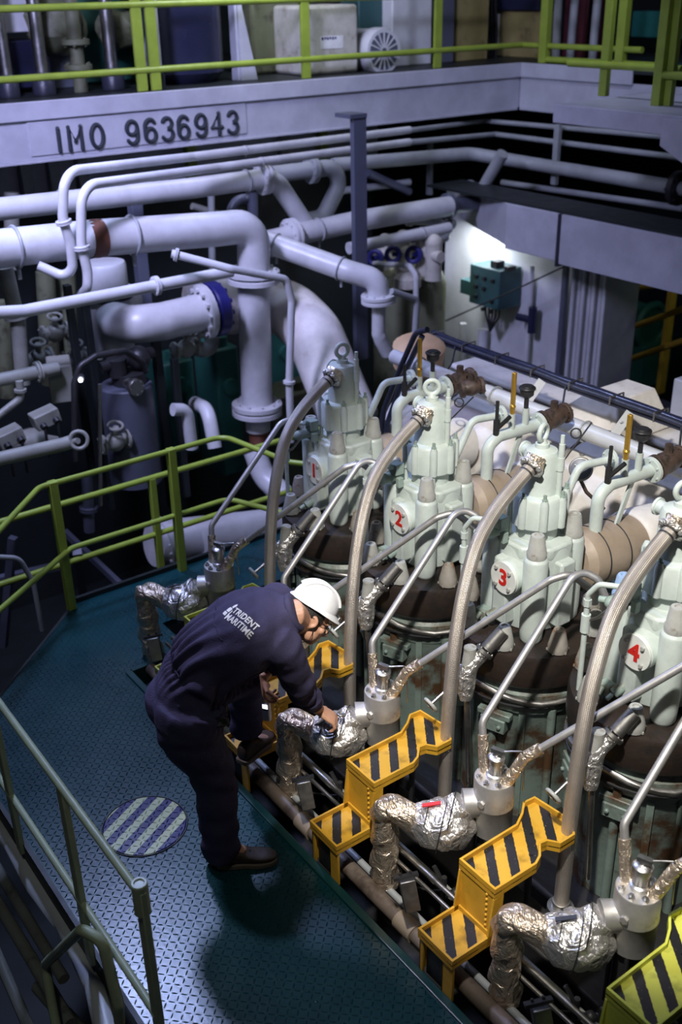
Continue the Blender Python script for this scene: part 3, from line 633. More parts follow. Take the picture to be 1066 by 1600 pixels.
# ---------------------------------------------------------------- foil wrapped angle valves with handwheels
def avalve():
    f = ay(757, 1018, 2.70); bd = ay(728, 1050, 2.62); w = ay(673, 1101, 2.44); up = bd + V((.0, .02, .12))
    t = thing('angle_valve', '', 'valve', bd, 'foil wrapped handwheel valves on the cylinders')
    d = (f-bd).normalized()
    k = MB(); k.flange(f, d, .043, .018, bolts=6); k.cyl(f+d*.015, f+d*.12, .03, n=16); k.build('flange', 'steel_dull', t)
    k = MB(); k.tube([f, bd+(f-bd)*.4, bd, bd+V((.01, 0, -.09)), bd+V((.012, 0, -.13))], [.028, .033, .045, .036, .028], 18, None, wob=.5); k.build('wrapped_body', 'foil', t, smooth=60)
    k = MB(); k.cyl(bd, up, .025, n=16); k.cyl(up-V((0, 0, .05)), up, .028, n=16); k.build('bonnet', 'cap_grey', t)
    s = (w-bd).normalized(); k = MB(); k.cyl(bd, w, .007, n=10); k.build('spindle', 'steel', t)
    k = MB(); k.torus(w, s, .031, .008, n=24, m=10); u = s.cross(V((0, 0, 1))).normalized(); v2 = s.cross(u)
    for i in range(5): k.cyl(w, w+(u*cos(2*pi*i/5)+v2*sin(2*pi*i/5))*.03, .0055, n=6)
    k.cyl(w-s*.01, w+s*.012, .010, n=10); k.build('handwheel', 'cap_grey', t)
    k = MB(); k.cyl(bd+V((.012, .0, -.1)), bd+V((.02, .03, -.62)), .014, n=10); k.build('drain_pipe', 'steel_dull', t)
    return t
av = avalve(); av['label'] = 'foil wrapped handwheel valve at the left foot of cylinder 3'
for i, l in ((1, 'foil wrapped handwheel valve at the foot of the farthest cylinder'), (2, 'foil wrapped handwheel valve at the left foot of cylinder 2'), (4, 'foil wrapped handwheel valve at the left foot of the nearest cylinder')): dup(av, ((i-3)*P_, 0, 0), l)
# ---------------------------------------------------------------- cooling outlet pipes behind each cylinder
def outlet():
    t = thing('cooling_outlet_pipe', '', 'pipe', (-2.75, 3.42, .75), 'green cooling outlet pipes with thermometers')
    lo = ay(910, 895, 3.42); b1 = ay(908, 812, 3.42); b2 = ay(955, 778, 3.52); e = ay(1005, 756, 3.70)
    x = -2.775; lo = V((x, 3.40, .80)); b1 = V((x, 3.40, 1.33)); e = V((x+.02, 3.73, 1.37))
    MB().tube([lo, b1, b1+V((0, .07, .035)), e], .030, 16, [.09, .03], 6).build('pipe', 'engine_green', t)
    ax_ = (e-b1).normalized()
    MB().flange(e, ax_, .062, .02, bolts=6).build('flange', 'engine_green', t)
    for f, h in ((.45, .10), (.72, .10)):
        q = b1+(e-b1)*f+V((0, 0, .02)); k = MB(); k.cyl(q, q+V((0, 0, h)), .017, n=12); k.build('stub', 'engine_green', t)
    q = b1+(e-b1)*.45+V((0, 0, .12)); k = MB(); k.cyl(q, q+V((0, 0, .05)), .013, n=10); k.cyl(q+V((0, 0, .03)), q+V((0, 0, .045)), .017, n=6); k.obox(q+V((0, 0, .13)), (.022, .018, .17)); k.build('thermometer', 'brass', t, bevel=.004)
    q = b1+(e-b1)*.72+V((0, 0, .12)); k = MB(); k.cyl(q, q+V((0, 0, .05)), .012, n=10); k.lathe([(.012, .05), (.034, .07), (.036, .10), (.030, .118), (.0, .12)], q, n=18); k.torus(q+V((0, 0, .105)), (0, 0, 1), .036, .007, n=20, m=8); k.build('vent_valve', 'dark_steel', t)
    q = b1+(e-b1)*.15+V((0, 0, .02)); k = MB(); k.cyl(q, q+V((0, 0, .10)), .016, n=10); k.cyl(q+V((0, 0, .08)), q+V((0, 0, .20)), .009, n=8); k.cyl(q+V((0, 0, .05)), q+V((.06, .03, .13)), .011, n=8); k.build('sensor', 'dark_steel', t)
    MB().beam(e+V((-.01, -.12, -.03)), V((x, 3.42, .82)), .026, .012, (1, 0, 0)).build('brace', 'engine_green', t)
    g0 = V((x-.14, 3.30, 1.22)); g1 = V((x-.14, 3.42, 1.42)); g2 = V((x-.10, 3.58, 1.42))
    MB().tube([g0+V((0, 0, -.1)), g0, g1, g2], .019, 12, .06, 6).build('vent_pipe', 'engine_green', t); MB().flange(g2, (.2, 1, 0), .05, .02, bolts=6).build('vent_flange', 'engine_green', t)
    v0 = e + ax_*.03; k = MB(); k.flange(v0, ax_, .062, .02, bolts=6); k.tube([v0, v0+ax_*.05, v0+ax_*.1, v0+ax_*.14], [.04, .055, .05, .04], 16); k.flange(v0+ax_*.15, ax_, .055, .02, bolts=6); k.cyl(v0+ax_*.07, v0+ax_*.07+V((0, 0, .09)), .02, n=10); k.build('butterfly_valve', 'brown_valve', t)
    return t
ou = outlet(); ou['label'] = 'green bent cooling pipe with thermometer beside cylinder 3, most open to view'
for i, l in ((1, 'green bent cooling pipe with thermometer at the far end of the engine'), (2, 'green bent cooling pipe with thermometer right of cylinder 2')): dup(ou, ((i-3)*P_, 0, 0), l)
# ---------------------------------------------------------------- lagged exhaust branches
def duct():
    t = thing('exhaust_branch', '', 'insulated pipe', (-2.79, 3.55, .95), 'tan lagged exhaust branches')
    x = -2.79; k = MB(); k.lathe([(.10, 0), (.135, .03), (.142, .08), (.142, .36), (.136, .40)], (x, 3.28, 1.03), (0, 1, -.08), 36)
    k.build('branch', 'lagging_tan', t)
    MB().lathe([(.145, .38), (.155, .40), (.155, .50), (.145, .62)], (x, 3.28, 1.03), (0, 1, -.08), 36).build('bellows_lagging', 'lagging_white', t)
    k = MB()
    for f in (.10, .24, .385): k.torus((x, 3.28+f, 1.03-.08*f), (0, 1, -.08), .144, .003, n=36, m=6)
    k.build('tie_wire', 'dark_steel', t); return t
du = duct(); du['label'] = 'tan lagged exhaust branch right of cylinder 3'
for i, l in ((1, 'orange tan lagged exhaust branch right of the farthest cylinder'), (2, 'tan lagged exhaust branch right of cylinder 2'), ): dup(du, ((i-3)*P_, 0, 0), l)
# ---------------------------------------------------------------- exhaust receiver, rails, tray
er = thing('exhaust_receiver', 'large white lagged exhaust receiver along the far side of the engine', 'exhaust receiver', (-2.5, 4.3, .4))
k = MB(); k.lathe([(.30, 0), (.42, .05), (.42, 4.9), (.3, 4.95)], (-5.05, 4.32, .70), (1, 0, 0), 48)
for v in k.b.verts: v.co += V((0, noise.noise(v.co*4)*.02, noise.noise(v.co*4+V((9, 0, 0)))*.02))
k.build('drum', 'lagging_white', er)
for i in range(4): MB().box(-4.5+i*1.1, -4.42+i*1.1, 4.05, 4.6, -.12, .36).build('saddle', 'engine_green_old', er)
for i in range(4): MB().torus((-4.6+i*1.0, 4.32, .70), (1, 0, 0), .425, .006, n=48, m=6).build('band', 'steel_dull', er)
lp = thing('ledge_plate', 'long white ledge with rounded edge beyond the silver pipe', 'ledge', (-3, 4.85, .96))
MB().box(-5.3, 0, 4.76, 5.0, .955, .995).build('top_plate', 'lagging_white', lp, bevel=.015); MB().box(-5.3, 0, 4.98, 5.0, .3, .955).build('back_plate', 'lagging_white', lp)
zs = ay(920, 676, 4.02).z
sv = thing('silver_pipe', 'straight silver pipe held by ring clamps above the white lagging', 'pipe', (-3, 4.02, zs))
MB().cyl((-5.0, 4.02, zs), (0, 4.02, zs), .046, n=20).build('pipe', 'pipe_white', sv)
for i in range(6): MB().torus((-4.75+i*P_*.94, 4.02, zs), (1, 0, 0), .055, .005, n=24, m=6).build('ring_clamp', 'pipe_grey', sv)
yt = 4.42; zt_ = (ay(690, 528, yt).z + ay(1060, 660, yt).z)/2
tr = thing('cable_tray', 'black cable tray running above the receiver into the right frame edge', 'cable tray', (-3, yt, zt_))
MB().box(-5.1, 0, yt-.05, yt+.05, zt_-.02, zt_-.012).build('tray', 'tray_black', tr)
for j, (dy, dz, r) in enumerate(((-.03, .005, .017), (.0, .012, .02), (.032, .004, .016))):
    MB().tube([(-5.1+.12*i, yt+dy+.004*sin(i*1.7+j), zt_+dz+.003*sin(i+j)) for i in range(43)], r, 10).build('cable', 'tray_black' if j != 1 else 'navy', tr)
for i in range(17):
    x = -5.05+.3*i; k = MB(); k.tube([(x, yt-.055, zt_-.02), (x, yt-.055, zt_+.03), (x, yt+.055, zt_+.03), (x, yt+.055, zt_-.02)], .006, 6); k.build('cable_tie', 'steel_dull', tr)
for q in ((848, 615), (985, 665)):
    p = ay(*q, yt-.05); k = MB(); k.beam((p.x, yt-.06, zt_-.01), (p.x-.03, yt-.16, zt_-.15), .05, .006, (0, 1, 1)); k.cyl((p.x-.01, yt-.10, zt_-.06), (p.x-.01, yt-.12, zt_-.055), .006, n=8); k.build('bracket', 'pipe_white', tr)
for i, q in enumerate(((700, 575), (870, 640), (1050, 700))):
    p = ay(*q, yt-.1); k = MB(); k.tube([(p.x, yt-.04, zt_), (p.x+.06, yt-.12, zt_-.08), (p.x+.03, yt-.2, zt_-.20), (p.x-.1, yt-.32, zt_-.24)], .006, 8, .06); k.build('cable_loop', 'black', tr)
pc = ay(930, 640, 4.62); k = MB()
v = [(pc.x-.28, 4.5, 1.0), (pc.x+.28, 4.5, 1.0), (pc.x+.28, 5.0, 1.0), (pc.x-.28, 5.0, 1.0)]
k.hexa(v+[(pc.x-.05, 4.62, 1.22), (pc.x+.16, 4.62, 1.22), (pc.x+.16, 4.95, 1.22), (pc.x-.05, 4.95, 1.22)])
tag(k.build('sloped_cover', 'lagging_white', bevel=.01), 'sloped beige sheet cover beyond the silver pipe', 'cover')
# ---------------------------------------------------------------- pressure gauge, small wires, brown valves
g = ay(908, 733, 3.52); gd = (CAM-g); gd.z *= .6; gd = V((.45, -.55, .35)).normalized()
ga = thing('pressure_gauge', 'round pressure gauge with dark face right of cylinder 3', 'gauge', g)
MB().lathe([(.052, -.03), (.056, -.02), (.056, .012), (.050, .016)], g, gd, 28).build('case', 'steel_dull', ga); MB().lathe([(.048, .0165), (.046, .0175)], g, gd, 28).build('dial', 'tank_grey', ga)
k = MB(); u = gd.cross(V((0, 0, 1))).normalized(); k.beam(g+gd*.019-u*.01, g+gd*.019+u*.03+V((0, 0, .02)), .004, .002, gd); k.build('needle', 'plate_white', ga)
MB().tube([g-V((0, 0, .05)), g+V((.02, .03, -.12)), g+V((.06, .12, -.22))], .009, 8, .03).build('stem', 'brown_valve', ga)
for i, (q, y, l) in enumerate([((722, 608), 3.75, 'brown valve with round flange right of cylinder 2 top'), ((640, 620), 3.7, 'brown valve at the far end near the first thermometer')]):
    c = ay(*q, y); k = MB(); d = V((.4, .85, .1)).normalized(); k.flange(c, d, .05, .02, bolts=6); k.tube([c, c+d*.05, c+d*.1], [.035, .05, .036], 14); k.flange(c+d*.11, d, .05, .02, bolts=6); k.cyl(c+d*.05, c+d*.05+V((0, 0, .09)), .018, n=10); k.cyl(c+d*.05+V((-.03, 0, .09)), c+d*.05+V((.03, 0, .09)), .014, n=8)
    tag(k.build('stop_valve', 'brown_valve'), l, 'valve', 'brown stop valves behind the cylinders')
for i, (a, b_, y, l) in enumerate([((690, 670), (740, 620), 3.5, 'thin wire with a loop right of cylinder 2'), ((870, 735), (925, 660), 3.5, 'thin wire with a loop above the pressure gauge')]):
    p0, p1 = ay(*a, y), ay(*b_, y+.25); k = MB(); k.tube([p0, p0+(p1-p0)*.6, p1], .004, 8); k.torus(p0+(p1-p0)*.62+V((-.02, 0, .03)), (.6, -.7, .2), .024, .004, n=20, m=6); tag(k.build('sensor_wire', 'dark_steel'), l, 'wire', 'looped sensor wires')
bw = ay(700, 700, 3.45)
# ================================================================== BACKGROUND STRUCTURE
XB, YB = -8.0, 8.0
zl0 = ax(0, 157, XB).z; zl1 = ax(0, 187, XB).z; zl2 = ax(0, 257, XB).z
zl0 = (zl0+ax(530, 125, XB).z)/2; zl1 = (zl1+ax(530, 151, XB).z)/2; zl2 = (zl2+ax(530, 200, XB).z)/2
ZD = zl0
t = MB().box(XB-.02, XB, -2, YB+.02, zl1, zl0); struct(t.build('trim_3', 'beam_paint', smooth=0, bevel=.006), 'pale coaming lip of the upper deck above the ship number', 'deck edge')
t = MB().box(XB-.06, XB-.03, -2, YB+.03, zl2, zl1+.01); t.box(XB-.20, XB-.01, -2, YB, zl2-.02, zl2); struct(t.build('trim_4', 'beam_paint', smooth=0, bevel=.004), 'pale deck girder carrying the ship number', 'girder')
t = MB().box(XB, -6.62, YB, YB+.02, zl1, zl0); struct(t.build('trim_5', 'beam_paint', smooth=0, bevel=.006), 'pale coaming lip of the upper deck on the right', 'deck edge')
t = MB().box(XB-.03, -4, YB+.03, YB+.06, zl2, zl1+.01); t.box(XB, -4, YB+.01, YB+.2, zl2-.02, zl2); struct(t.build('trim_6', 'beam_paint', smooth=0, bevel=.004), 'pale deck girder on the right', 'girder')
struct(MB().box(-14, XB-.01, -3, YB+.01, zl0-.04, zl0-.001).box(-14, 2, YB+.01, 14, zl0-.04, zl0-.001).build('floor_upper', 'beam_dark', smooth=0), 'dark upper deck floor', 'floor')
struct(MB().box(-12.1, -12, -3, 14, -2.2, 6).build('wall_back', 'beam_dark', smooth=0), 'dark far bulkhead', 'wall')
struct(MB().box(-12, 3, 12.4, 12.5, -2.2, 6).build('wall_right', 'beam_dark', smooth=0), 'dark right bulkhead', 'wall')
k = MB().box(-9.32, -9.25, -2, 7.2, 1.72, zl2); struct(k.build('wall_upper', 'beam_paint', smooth=0), 'pale bulkhead strip under the ship number girder', 'wall')
for i, px in enumerate((30, 120, 293, 440, 500, 75)):
    p = ax(px, 225, -9.24); tag(MB().box(-9.24, -9.16, p.y-.05, p.y+.05, 1.74, zl2-.03).build('frame_stiffener', 'rail_green' if i in (2, 4) else 'pipe_grey', bevel=.005), ['grey frame bar far left under the ship number girder', 'grey frame bar under the letters of the ship number', 'green frame bar under the digits of the ship number', 'grey frame bar right of the last digit', 'green frame bar left of the dark hanging post', 'second grey frame bar from the left under the girder'][i], 'frame bar', 'frame bars under the girder')
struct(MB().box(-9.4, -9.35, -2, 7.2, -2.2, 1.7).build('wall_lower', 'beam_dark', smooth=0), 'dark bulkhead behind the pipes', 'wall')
# the ship number
npl = thing('number_board', 'welded plate with the ship number IMO 9636943 in dark raised characters', 'sign', ax(220, 215, XB-.02))
a0, a1 = ax(48, 222, XB), ax(388, 198, XB)
MB().box(XB-.045, XB-.018, a0.y, a1.y, zl2+.03, zl1-.012).build('plate', 'beam_paint', npl, bevel=.004)
zc = (ax(125, 214, XB).z+ax(290, 201, XB).z)/2
lt = ax(230, 190, XB).z-ax(230, 228, XB).z
c1, c2 = ax(126, 215, XB), ax(287, 202, XB)
def arc(cx, cy, rx, ry, a0, a1, n=14): return [(cx+rx*cos(radians(a0+(a1-a0)*i/n)), cy+ry*sin(radians(a0+(a1-a0)*i/n))) for i in range(n+1)]
GL = {'I': [[(.0, -.5), (.0, .5)]], 'M': [[(-.30, -.5), (-.30, .5), (0, -.15), (.30, .5), (.30, -.5)]], 'O': [arc(0, 0, .29, .5, 0, 360, 28)],
      '9': [arc(0, .20, .27, .30, 0, 360, 22), [(.27, .20), (.27, -.15)] + arc(0, -.20, .27, .30, 10, -150, 10)], '6': [arc(0, -.20, .27, .30, 0, 360, 22), [(-.27, -.20), (-.27, .15)] + arc(0, .20, .27, .30, 170, 30, 10)],
      '3': [arc(0, .25, .25, .25, 155, -85, 14) + arc(0, -.24, .28, .27, 85, -155, 16)], '4': [[(.12, -.5), (.12, .5), (-.28, -.16), (.30, -.16)]]}
for ch, px, py in (('I', 91.5, 214.5), ('M', 117.5, 213.5), ('O', 152, 212.5), ('9', 206.5, 206.5), ('6', 235, 204.5), ('3', 261.5, 202.5), ('6', 287, 200.5), ('9', 314, 198.5), ('4', 339, 196.5), ('3', 363.5, 194)):
    c = ax(px, py, XB-.015); k = MB()
    for st_ in GL[ch]:
        q = [V((XB-.015, c.y+x*lt*.92, zc+y*lt*.92)) for x, y in st_]; k.tube(q, lt*.092, 8)
        for e in (q if len(q) < 8 else (q[0], q[-1])): k.sphere(e, lt*.092, n=8)
    k.build('character', 'letter_dark', npl)
# upper railings
XU = XB-.10
def rail_up(name, label, px_posts, yl, x, m, top=3, mid=None, w=.06):
    pass
zt1 = ax(350, 3, XU).z; zm1 = (ax(100, 112, XU).z+ax(600, 90, XU).z)/2
ys = [ax(p, 60, XU).y for p in (222, 477, 684)]
railing('guard_rail', 'lime green guard rail on the upper deck above the ship number', [((XU, y, ZD), (XU, y, zt1+.3)) for y in [ys[0]-.035, ys[0]+.085, ys[1], ys[2]]]+[((XU, -1.0, ZD), (XU, -1.0, zt1))],
        [([(XU, -2, zt1), (XU, YB+.1, zt1), (-6.5, YB+.1, zt1)], None), ([(XU, -2, zm1), (XU, YB+.1, zm1), (-6.62, YB+.1, zm1)], None)], 'rail_green', pw=.085, pt=.03, rr=.026)
p1, p2 = ay(852, 60, YB+.1), ay(973, 60, YB+.1)
railing('guard_rail', 'olive green guard rail posts on the upper deck right of the corner', [((p1.x, YB+.1, ZD), (p1.x, YB+.1, zt1+.5)), ((p2.x, YB+.1, ZD), (p2.x, YB+.1, zt1+.5))], [([(p1.x-.02, YB+.1, zm1-.12), (-6.4, YB+.1, zm1-.12)], None)], 'rail_green', pw=.09, pt=.07, rr=.03, pdir=(1, 0, 0))
# right platform
YPF = 6.25
pl0 = ay(865, 165, YPF); pe = ay(1040, 176, YPF); zp_ = (pl0.z+pe.z)/2; zpb = ay(865, 192, YPF).z
pf = thing('platform', 'pale lilac platform edge jutting in at the upper right with bracket', 'platform', (pl0.x, YPF, zp_))
MB().box(pl0.x, -2.5, YPF, YPF+1.2, zpb, zp_).build('deck_plate', 'beam_paint', pf, bevel=.008)
bp0 = ay(1040, 180, YPF-.02); k = MB(); k.hexa([(bp0.x, YPF-.05, zp_-.02), (bp0.x+1.2, YPF-.05, zp_-.02), (bp0.x+1.2, YPF-.05, zp_-.75), (bp0.x, YPF-.05, zpb-.06), (bp0.x, YPF, zp_-.02), (bp0.x+1.2, YPF, zp_-.02), (bp0.x+1.2, YPF, zp_-.75), (bp0.x, YPF, zpb-.06)]); k.build('bracket', 'beam_paint', pf, smooth=0, bevel=.005)
k0 = az(943, 150, zp_); k1 = az(1026, 165, zp_); k2 = az(1043, 165, zp_)
zr = ay(960, 102, k0.y).z
railing('guard_rail', 'lime green rail posts standing on the pale platform at upper right', [(k0, k0+V((0, 0, 1.2))), (k1, k1+V((0, 0, 1.2))), (k2, k2+V((0, 0, 1.2)))], [([(ay(893, 97, k0.y).x, k0.y-.03, zr), (k1.x, k0.y-.03, zr)], None), ([(k1.x, k1.y, zr-.02), (-2.6, k1.y+.3, zr-.02)], None)], 'rail_green', pw=.075, pt=.05, rr=.028, pdir=(1, 0, 0))
# lilac deep beam on the right and dark soffit
YL, YW = 6.55, 7.05
bt = (ay(800, 322, YL).z+ay(1060, 368, YL).z)/2; bb = (ay(885, 417, YL).z+ay(1060, 458, YL).z)/2
xs = ay(873, 370, YL).x
t = MB().box(xs+.015, -3.0, YL, YL+.3, bb, bt); struct(t.build('trim_7', 'beam_paint', smooth=0, bevel=.006), 'deep lilac beam face at right above the dark opening', 'beam')
t = MB().box(ay(790, 360, YL).x, xs-.015, YL, YL+.3, bb+.02, bt); t.hexa([(-7.75, YL+.48, bb+.05), (ay(790, 360, YL).x, YL, bb+.05), (ay(790, 360, YL).x, YL+.1, bb+.05), (-7.7, YL+.58, bb+.05), (-7.75, YL+.48, bt), (ay(790, 360, YL).x, YL, bt), (ay(790, 360, YL).x, YL+.1, bt), (-7.7, YL+.58, bt)]); struct(t.build('trim_8', 'beam_paint', smooth=0, bevel=.006), 'deep lilac beam face left of the bolted seam', 'beam')
tag(MB().box(xs-.013, xs+.013, YL-.01, YL+.2, bb-.02, bt).build('bolted_seam', 'tray_black'), 'dark vertical bolted seam in the lilac beam', 'seam')
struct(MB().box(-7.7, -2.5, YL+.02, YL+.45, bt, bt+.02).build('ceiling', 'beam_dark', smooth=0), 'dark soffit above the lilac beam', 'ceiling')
# white cabinet wall under it
xc0, xc1 = -8.0, ay(942, 520, YW).x
t = MB().box(xc0, ay(885, 480, YW).x, YW+.03, YW+.09, -1.2, bb+.3); struct(t.build('wall_cabinet', 'cabinet_white', smooth=0), 'white lit bulkhead behind the green switch box', 'wall')
xq = ay(888, 480, YW).x; t = MB()
n_ = 7
for i in range(n_): t.box(xq+(xc1-xq)*i/n_+.01, xq+(xc1-xq)*(i+.8)/n_, YW+.02*(i % 2), YW+.45, -1.2, bb+.3)
tag(t.build('corrugated_cabinet', 'cabinet_white', smooth=0, bevel=.01), 'white corrugated cabinet at the edge of the dark opening', 'cabinet')
tag(MB().beam((xq-.03, YW-.03, -1.2), (xq-.03, YW-.03, bb), .05, .04, (0, 1, 0)).build('seam_post', 'tank_grey'), 'grey vertical post left of the corrugated cabinet', 'post')
# switch box
YS = 6.78; s0, s1 = ay(735, 412, YS), ay(775, 485, YS)
sb = thing('switch_box', 'green electrical switch box on the white bulkhead', 'switch box', (s0.x, YS, s1.z))
MB().box(s0.x, s1.x+.03, YS, YS+.28, s1.z, s0.z).build('enclosure', 'panel_green', sb, bevel=.008)
for r in range(4):
    for c in range(3):
        if (r+c) % 4 != 3: x = s0.x+.10+.11*c; z = s0.z-.10-.095*r; MB().cyl((x, YS, z), (x, YS-.025, z), .020, n=10).build('switch', 'black', sb)
q0, q1 = ay(717, 436, YS), ay(736, 464, YS); MB().box(q0.x, q1.x, YS+.02, YS+.2, q1.z, q0.z).build('side_box', 'panel_green', sb, bevel=.006)
k = MB(); k.box(s0.x+.22, s0.x+.30, YS+.05, YS+.15, s0.z, s0.z+.06); k.build('gland', 'black', sb); k = MB(); k.box(s0.x+.4, s0.x+.45, YS+.05, YS+.15, s0.z, s0.z+.04); k.build('gland', 'black', sb)
k = MB(); 
for i in range(5): k.tube([(s0.x+.12+.05*i, YS+.1, s1.z+.02), (s0.x+.13+.045*i, YS+.1, s1.z-.1), (s0.x+.20, YS+.1, s1.z-.26)], .010, 6)
k.build('cables', 'black', sb)
def conduit(label, px, y0, y1, y, r, m='cabinet_white'):
    a, b_ = ay(px, y0, y), ay(px, y1, y); tag(MB().cyl((a.x, y, a.z), (a.x, y, min(b_.z, a.z-.3)-.4), r, n=12).build('conduit', m), label, 'conduit', 'white conduits on the bulkhead')
conduit('thick white conduit below the green switch box', 755, 515, 560, YS+.2, .05); conduit('thin white conduit left of the switch box cables', 724, 505, 545, YS+.2, .035); conduit('slim white conduit with blue handle on the bulkhead', 832, 415, 580, YS+.22, .022)
hx = ay(832, 500, YS+.18); k = MB(); k.cyl(hx, hx+V((-.16, -.03, 0)), .035, n=10); k.cyl(hx+V((0, 0, -.12)), hx+V((0, 0, .12)), .04, n=10); tag(k.build('cock_valve', 'navy'), 'blue cock valve on the slim white conduit', 'valve')
k = MB(); k.tube([ay(580, 540, 6.55), ay(700, 500, 6.6), ay(800, 455, 6.65), ay(885, 415, 6.7)], .008, 6); tag(k.build('slack_cable', 'black'), 'thin dark cable slanting across the white bulkhead', 'cable')
# tank cluster with blue wheels
TX = ay(640, 470, 6.2); TY = 6.2
tk = thing('settling_tank', 'olive cylindrical tank with white valve heads left of the switch box', 'tank', (TX.x, TY, -.5))
MB().lathe([(.34, -1.0), (.34, ay(640, 440, TY).z), (.30, ay(640, 425, TY).z), (0, ay(640, 423, TY).z)], (TX.x, TY, 0), n=32).build('shell', 'machine_olive', tk)
for px, py, wx in ((602, 395, 594), (630, 390, 640), (662, 390, 665), (678, 398, 0)):
    c = ay(px, py, TY-.1); k = MB(); k.cyl(c-V((0, 0, .22)), c+V((0, 0, .10)), .075, n=14); k.sphere(c+V((0, 0, .1)), .078, n=14); k.cyl(c+V((-.12, -.02, .0)), c+V((.12, -.02, 0)), .05, n=12); hd_ = k.build('valve_head', 'lagging_pale', tk)
    if wx: w_ = c+V((.03, -.14, -.02)); k = MB(); k.torus(w_, (.6, -.8, .2), .06, .022, n=18, m=8); k.cyl(w_, w_+V((0, .1, 0)), .02, n=8); k.build('blue_handwheel', 'blue_flange', hd_)
k = MB(); k.tube([ay(585, 412, TY-.3), ay(640, 415, TY-.3), ay(650, 430, TY-.3), ay(650, 470, TY-.3)], .025, 8, .05); k.build('gauge_pipe', 'pipe_white', tk)
c = ay(637, 437, TY-.3); k = MB(); k.lathe([(.12, -.06), (.12, .02), (.06, .06), (.0, .07)], c, n=18); k.build('manhole', 'lagging_pale', tk)
# far right : yellow rails and machine in the dark opening
YY = 9.0
a = ay(965, 450, YY); z1 = (ay(960, 523, YY).z+ay(1066, 482, YY).z)/2
pA, pB = ay(968, 520, YY), ay(1043, 520, YY)
railing('guard_rail', 'dark yellow guard rail far beyond the opening at right', [((pA.x, YY, -1.2), (pA.x, YY, 1.1)), ((pB.x, YY, -.6), (pB.x, YY, 1.1))], [([ay(955, 455, YY+.0), ay(1066, 440, YY-1.2)], None), ([ay(950, 525, YY), ay(1075, 480, YY-1.2)], None), ([ay(960, 570, YY), ay(1075, 530, YY-1.2)], None)], 'rail_yellow', pw=.09, pt=.06, rr=.03)
c = ay(985, 500, 9.8); k = MB(); k.cyl(c+V((-.3, 0, 0)), c+V((.3, 0, -.05)), .26, n=20); k.torus(c+V((.3, 0, 0)), (1, 0, 0), .24, .05); k.box(c.x-.4, c.x+.4, c.y-.2, c.y+.3, c.z-.7, c.z-.2); tag(k.build('purifier', 'machine_green'), 'dim green machine behind the dark yellow rail', 'machine')
tag(MB().box(ay(1052, 600, 5.6).x, -2.2, 5.6, 5.9, -1.5, ay(1050, 590, 5.6).z).build('lilac_column', 'beam_paint', bevel=.01), 'lilac column cut by the right frame edge beyond the cable tray', 'column')
# ================================================================== UPPER DECK MACHINERY
XM = -8.45
def vpipe(label, px, y1, r, m, x=XM, foot=False, group='vertical pipes on the upper deck'):
    p = ax(px, max(y1, 40), x); t = thing('vertical_pipe', label, 'pipe', (x, p.y, ZD), group)
    MB().cyl((x, p.y, ZD), (x, p.y, ZD+2.6), r, n=14).build('pipe', m, t)
    if foot:
        for z in (.18, .36): MB().flange((x, p.y, ZD+z), (0, 0, 1), r*2.0, .04, bolts=6).build('flange', m, t)
    else: MB().lathe([(r*1.8, 0), (r*1.8, .1), (r, .16)], (x, p.y, ZD), n=14).build('foot', 'tray_black', t)
for l, px, r, m, f in (('silver vertical pipe at the far upper left edge', 8, .045, 'steel', 0), ('silver vertical pipe above the letter I', 64, .05, 'steel', 0), ('olive vertical pipe with flanged foot above the letters', 122, .055, 'machine_olive', 1), ('silver vertical pipe left of the double green post', 174, .05, 'steel', 0), ('silver vertical pipe right of the double green post', 240, .045, 'steel', 0)): vpipe(l, px, 100, r, m, -8.2 if px == 240 else XM, f)
def ubox(name, label, x0p, x1p, y0p, y1p, x, d, m, cat, bev=.01, group=None):
    a, b_ = ax(x0p, y1p, x), ax(x1p, y0p, x); return tag(MB().box(x-d, x, a.y, b_.y, max(ZD, a.z) if y1p > 100 else a.z, b_.z).build(name, m, bevel=bev), label, cat, group)
ubox('control_box', 'dark blue box on the upper deck at far left', 8, 55, 62, 140, -8.7, .4, 'navy', 'box')
ubox('instrument_panel', 'pale instrument panel at the upper left corner', 2, 42, -20, 52, -8.7, .1, 'cabinet_white', 'panel')
ubox('wall_panel', 'dark green panel behind the vertical pipes', 130, 205, -20, 130, -9.0, .2, 'machine_green', 'panel')
ubox('wall_panel', 'dark panel between the silver vertical pipes', 68, 112, 60, 150, -8.85, .2, 'tank_grey', 'panel')
for i, (px, py, r, l) in enumerate([(85, 38, .22, 'olive lagged drum between the silver vertical pipes'), (185, 45, .16, 'olive lagged pipe beside the double green post')]):
    c = ax(px, py, -8.75); k = MB(); k.sphere(c, r, (.8, 1.2, 1), n=20)
    for v in k.b.verts: v.co += (v.co-c).normalized()*noise.noise(v.co*9)*.05
    tag(k.build('lagged_drum', 'machine_olive'), l, 'drum')
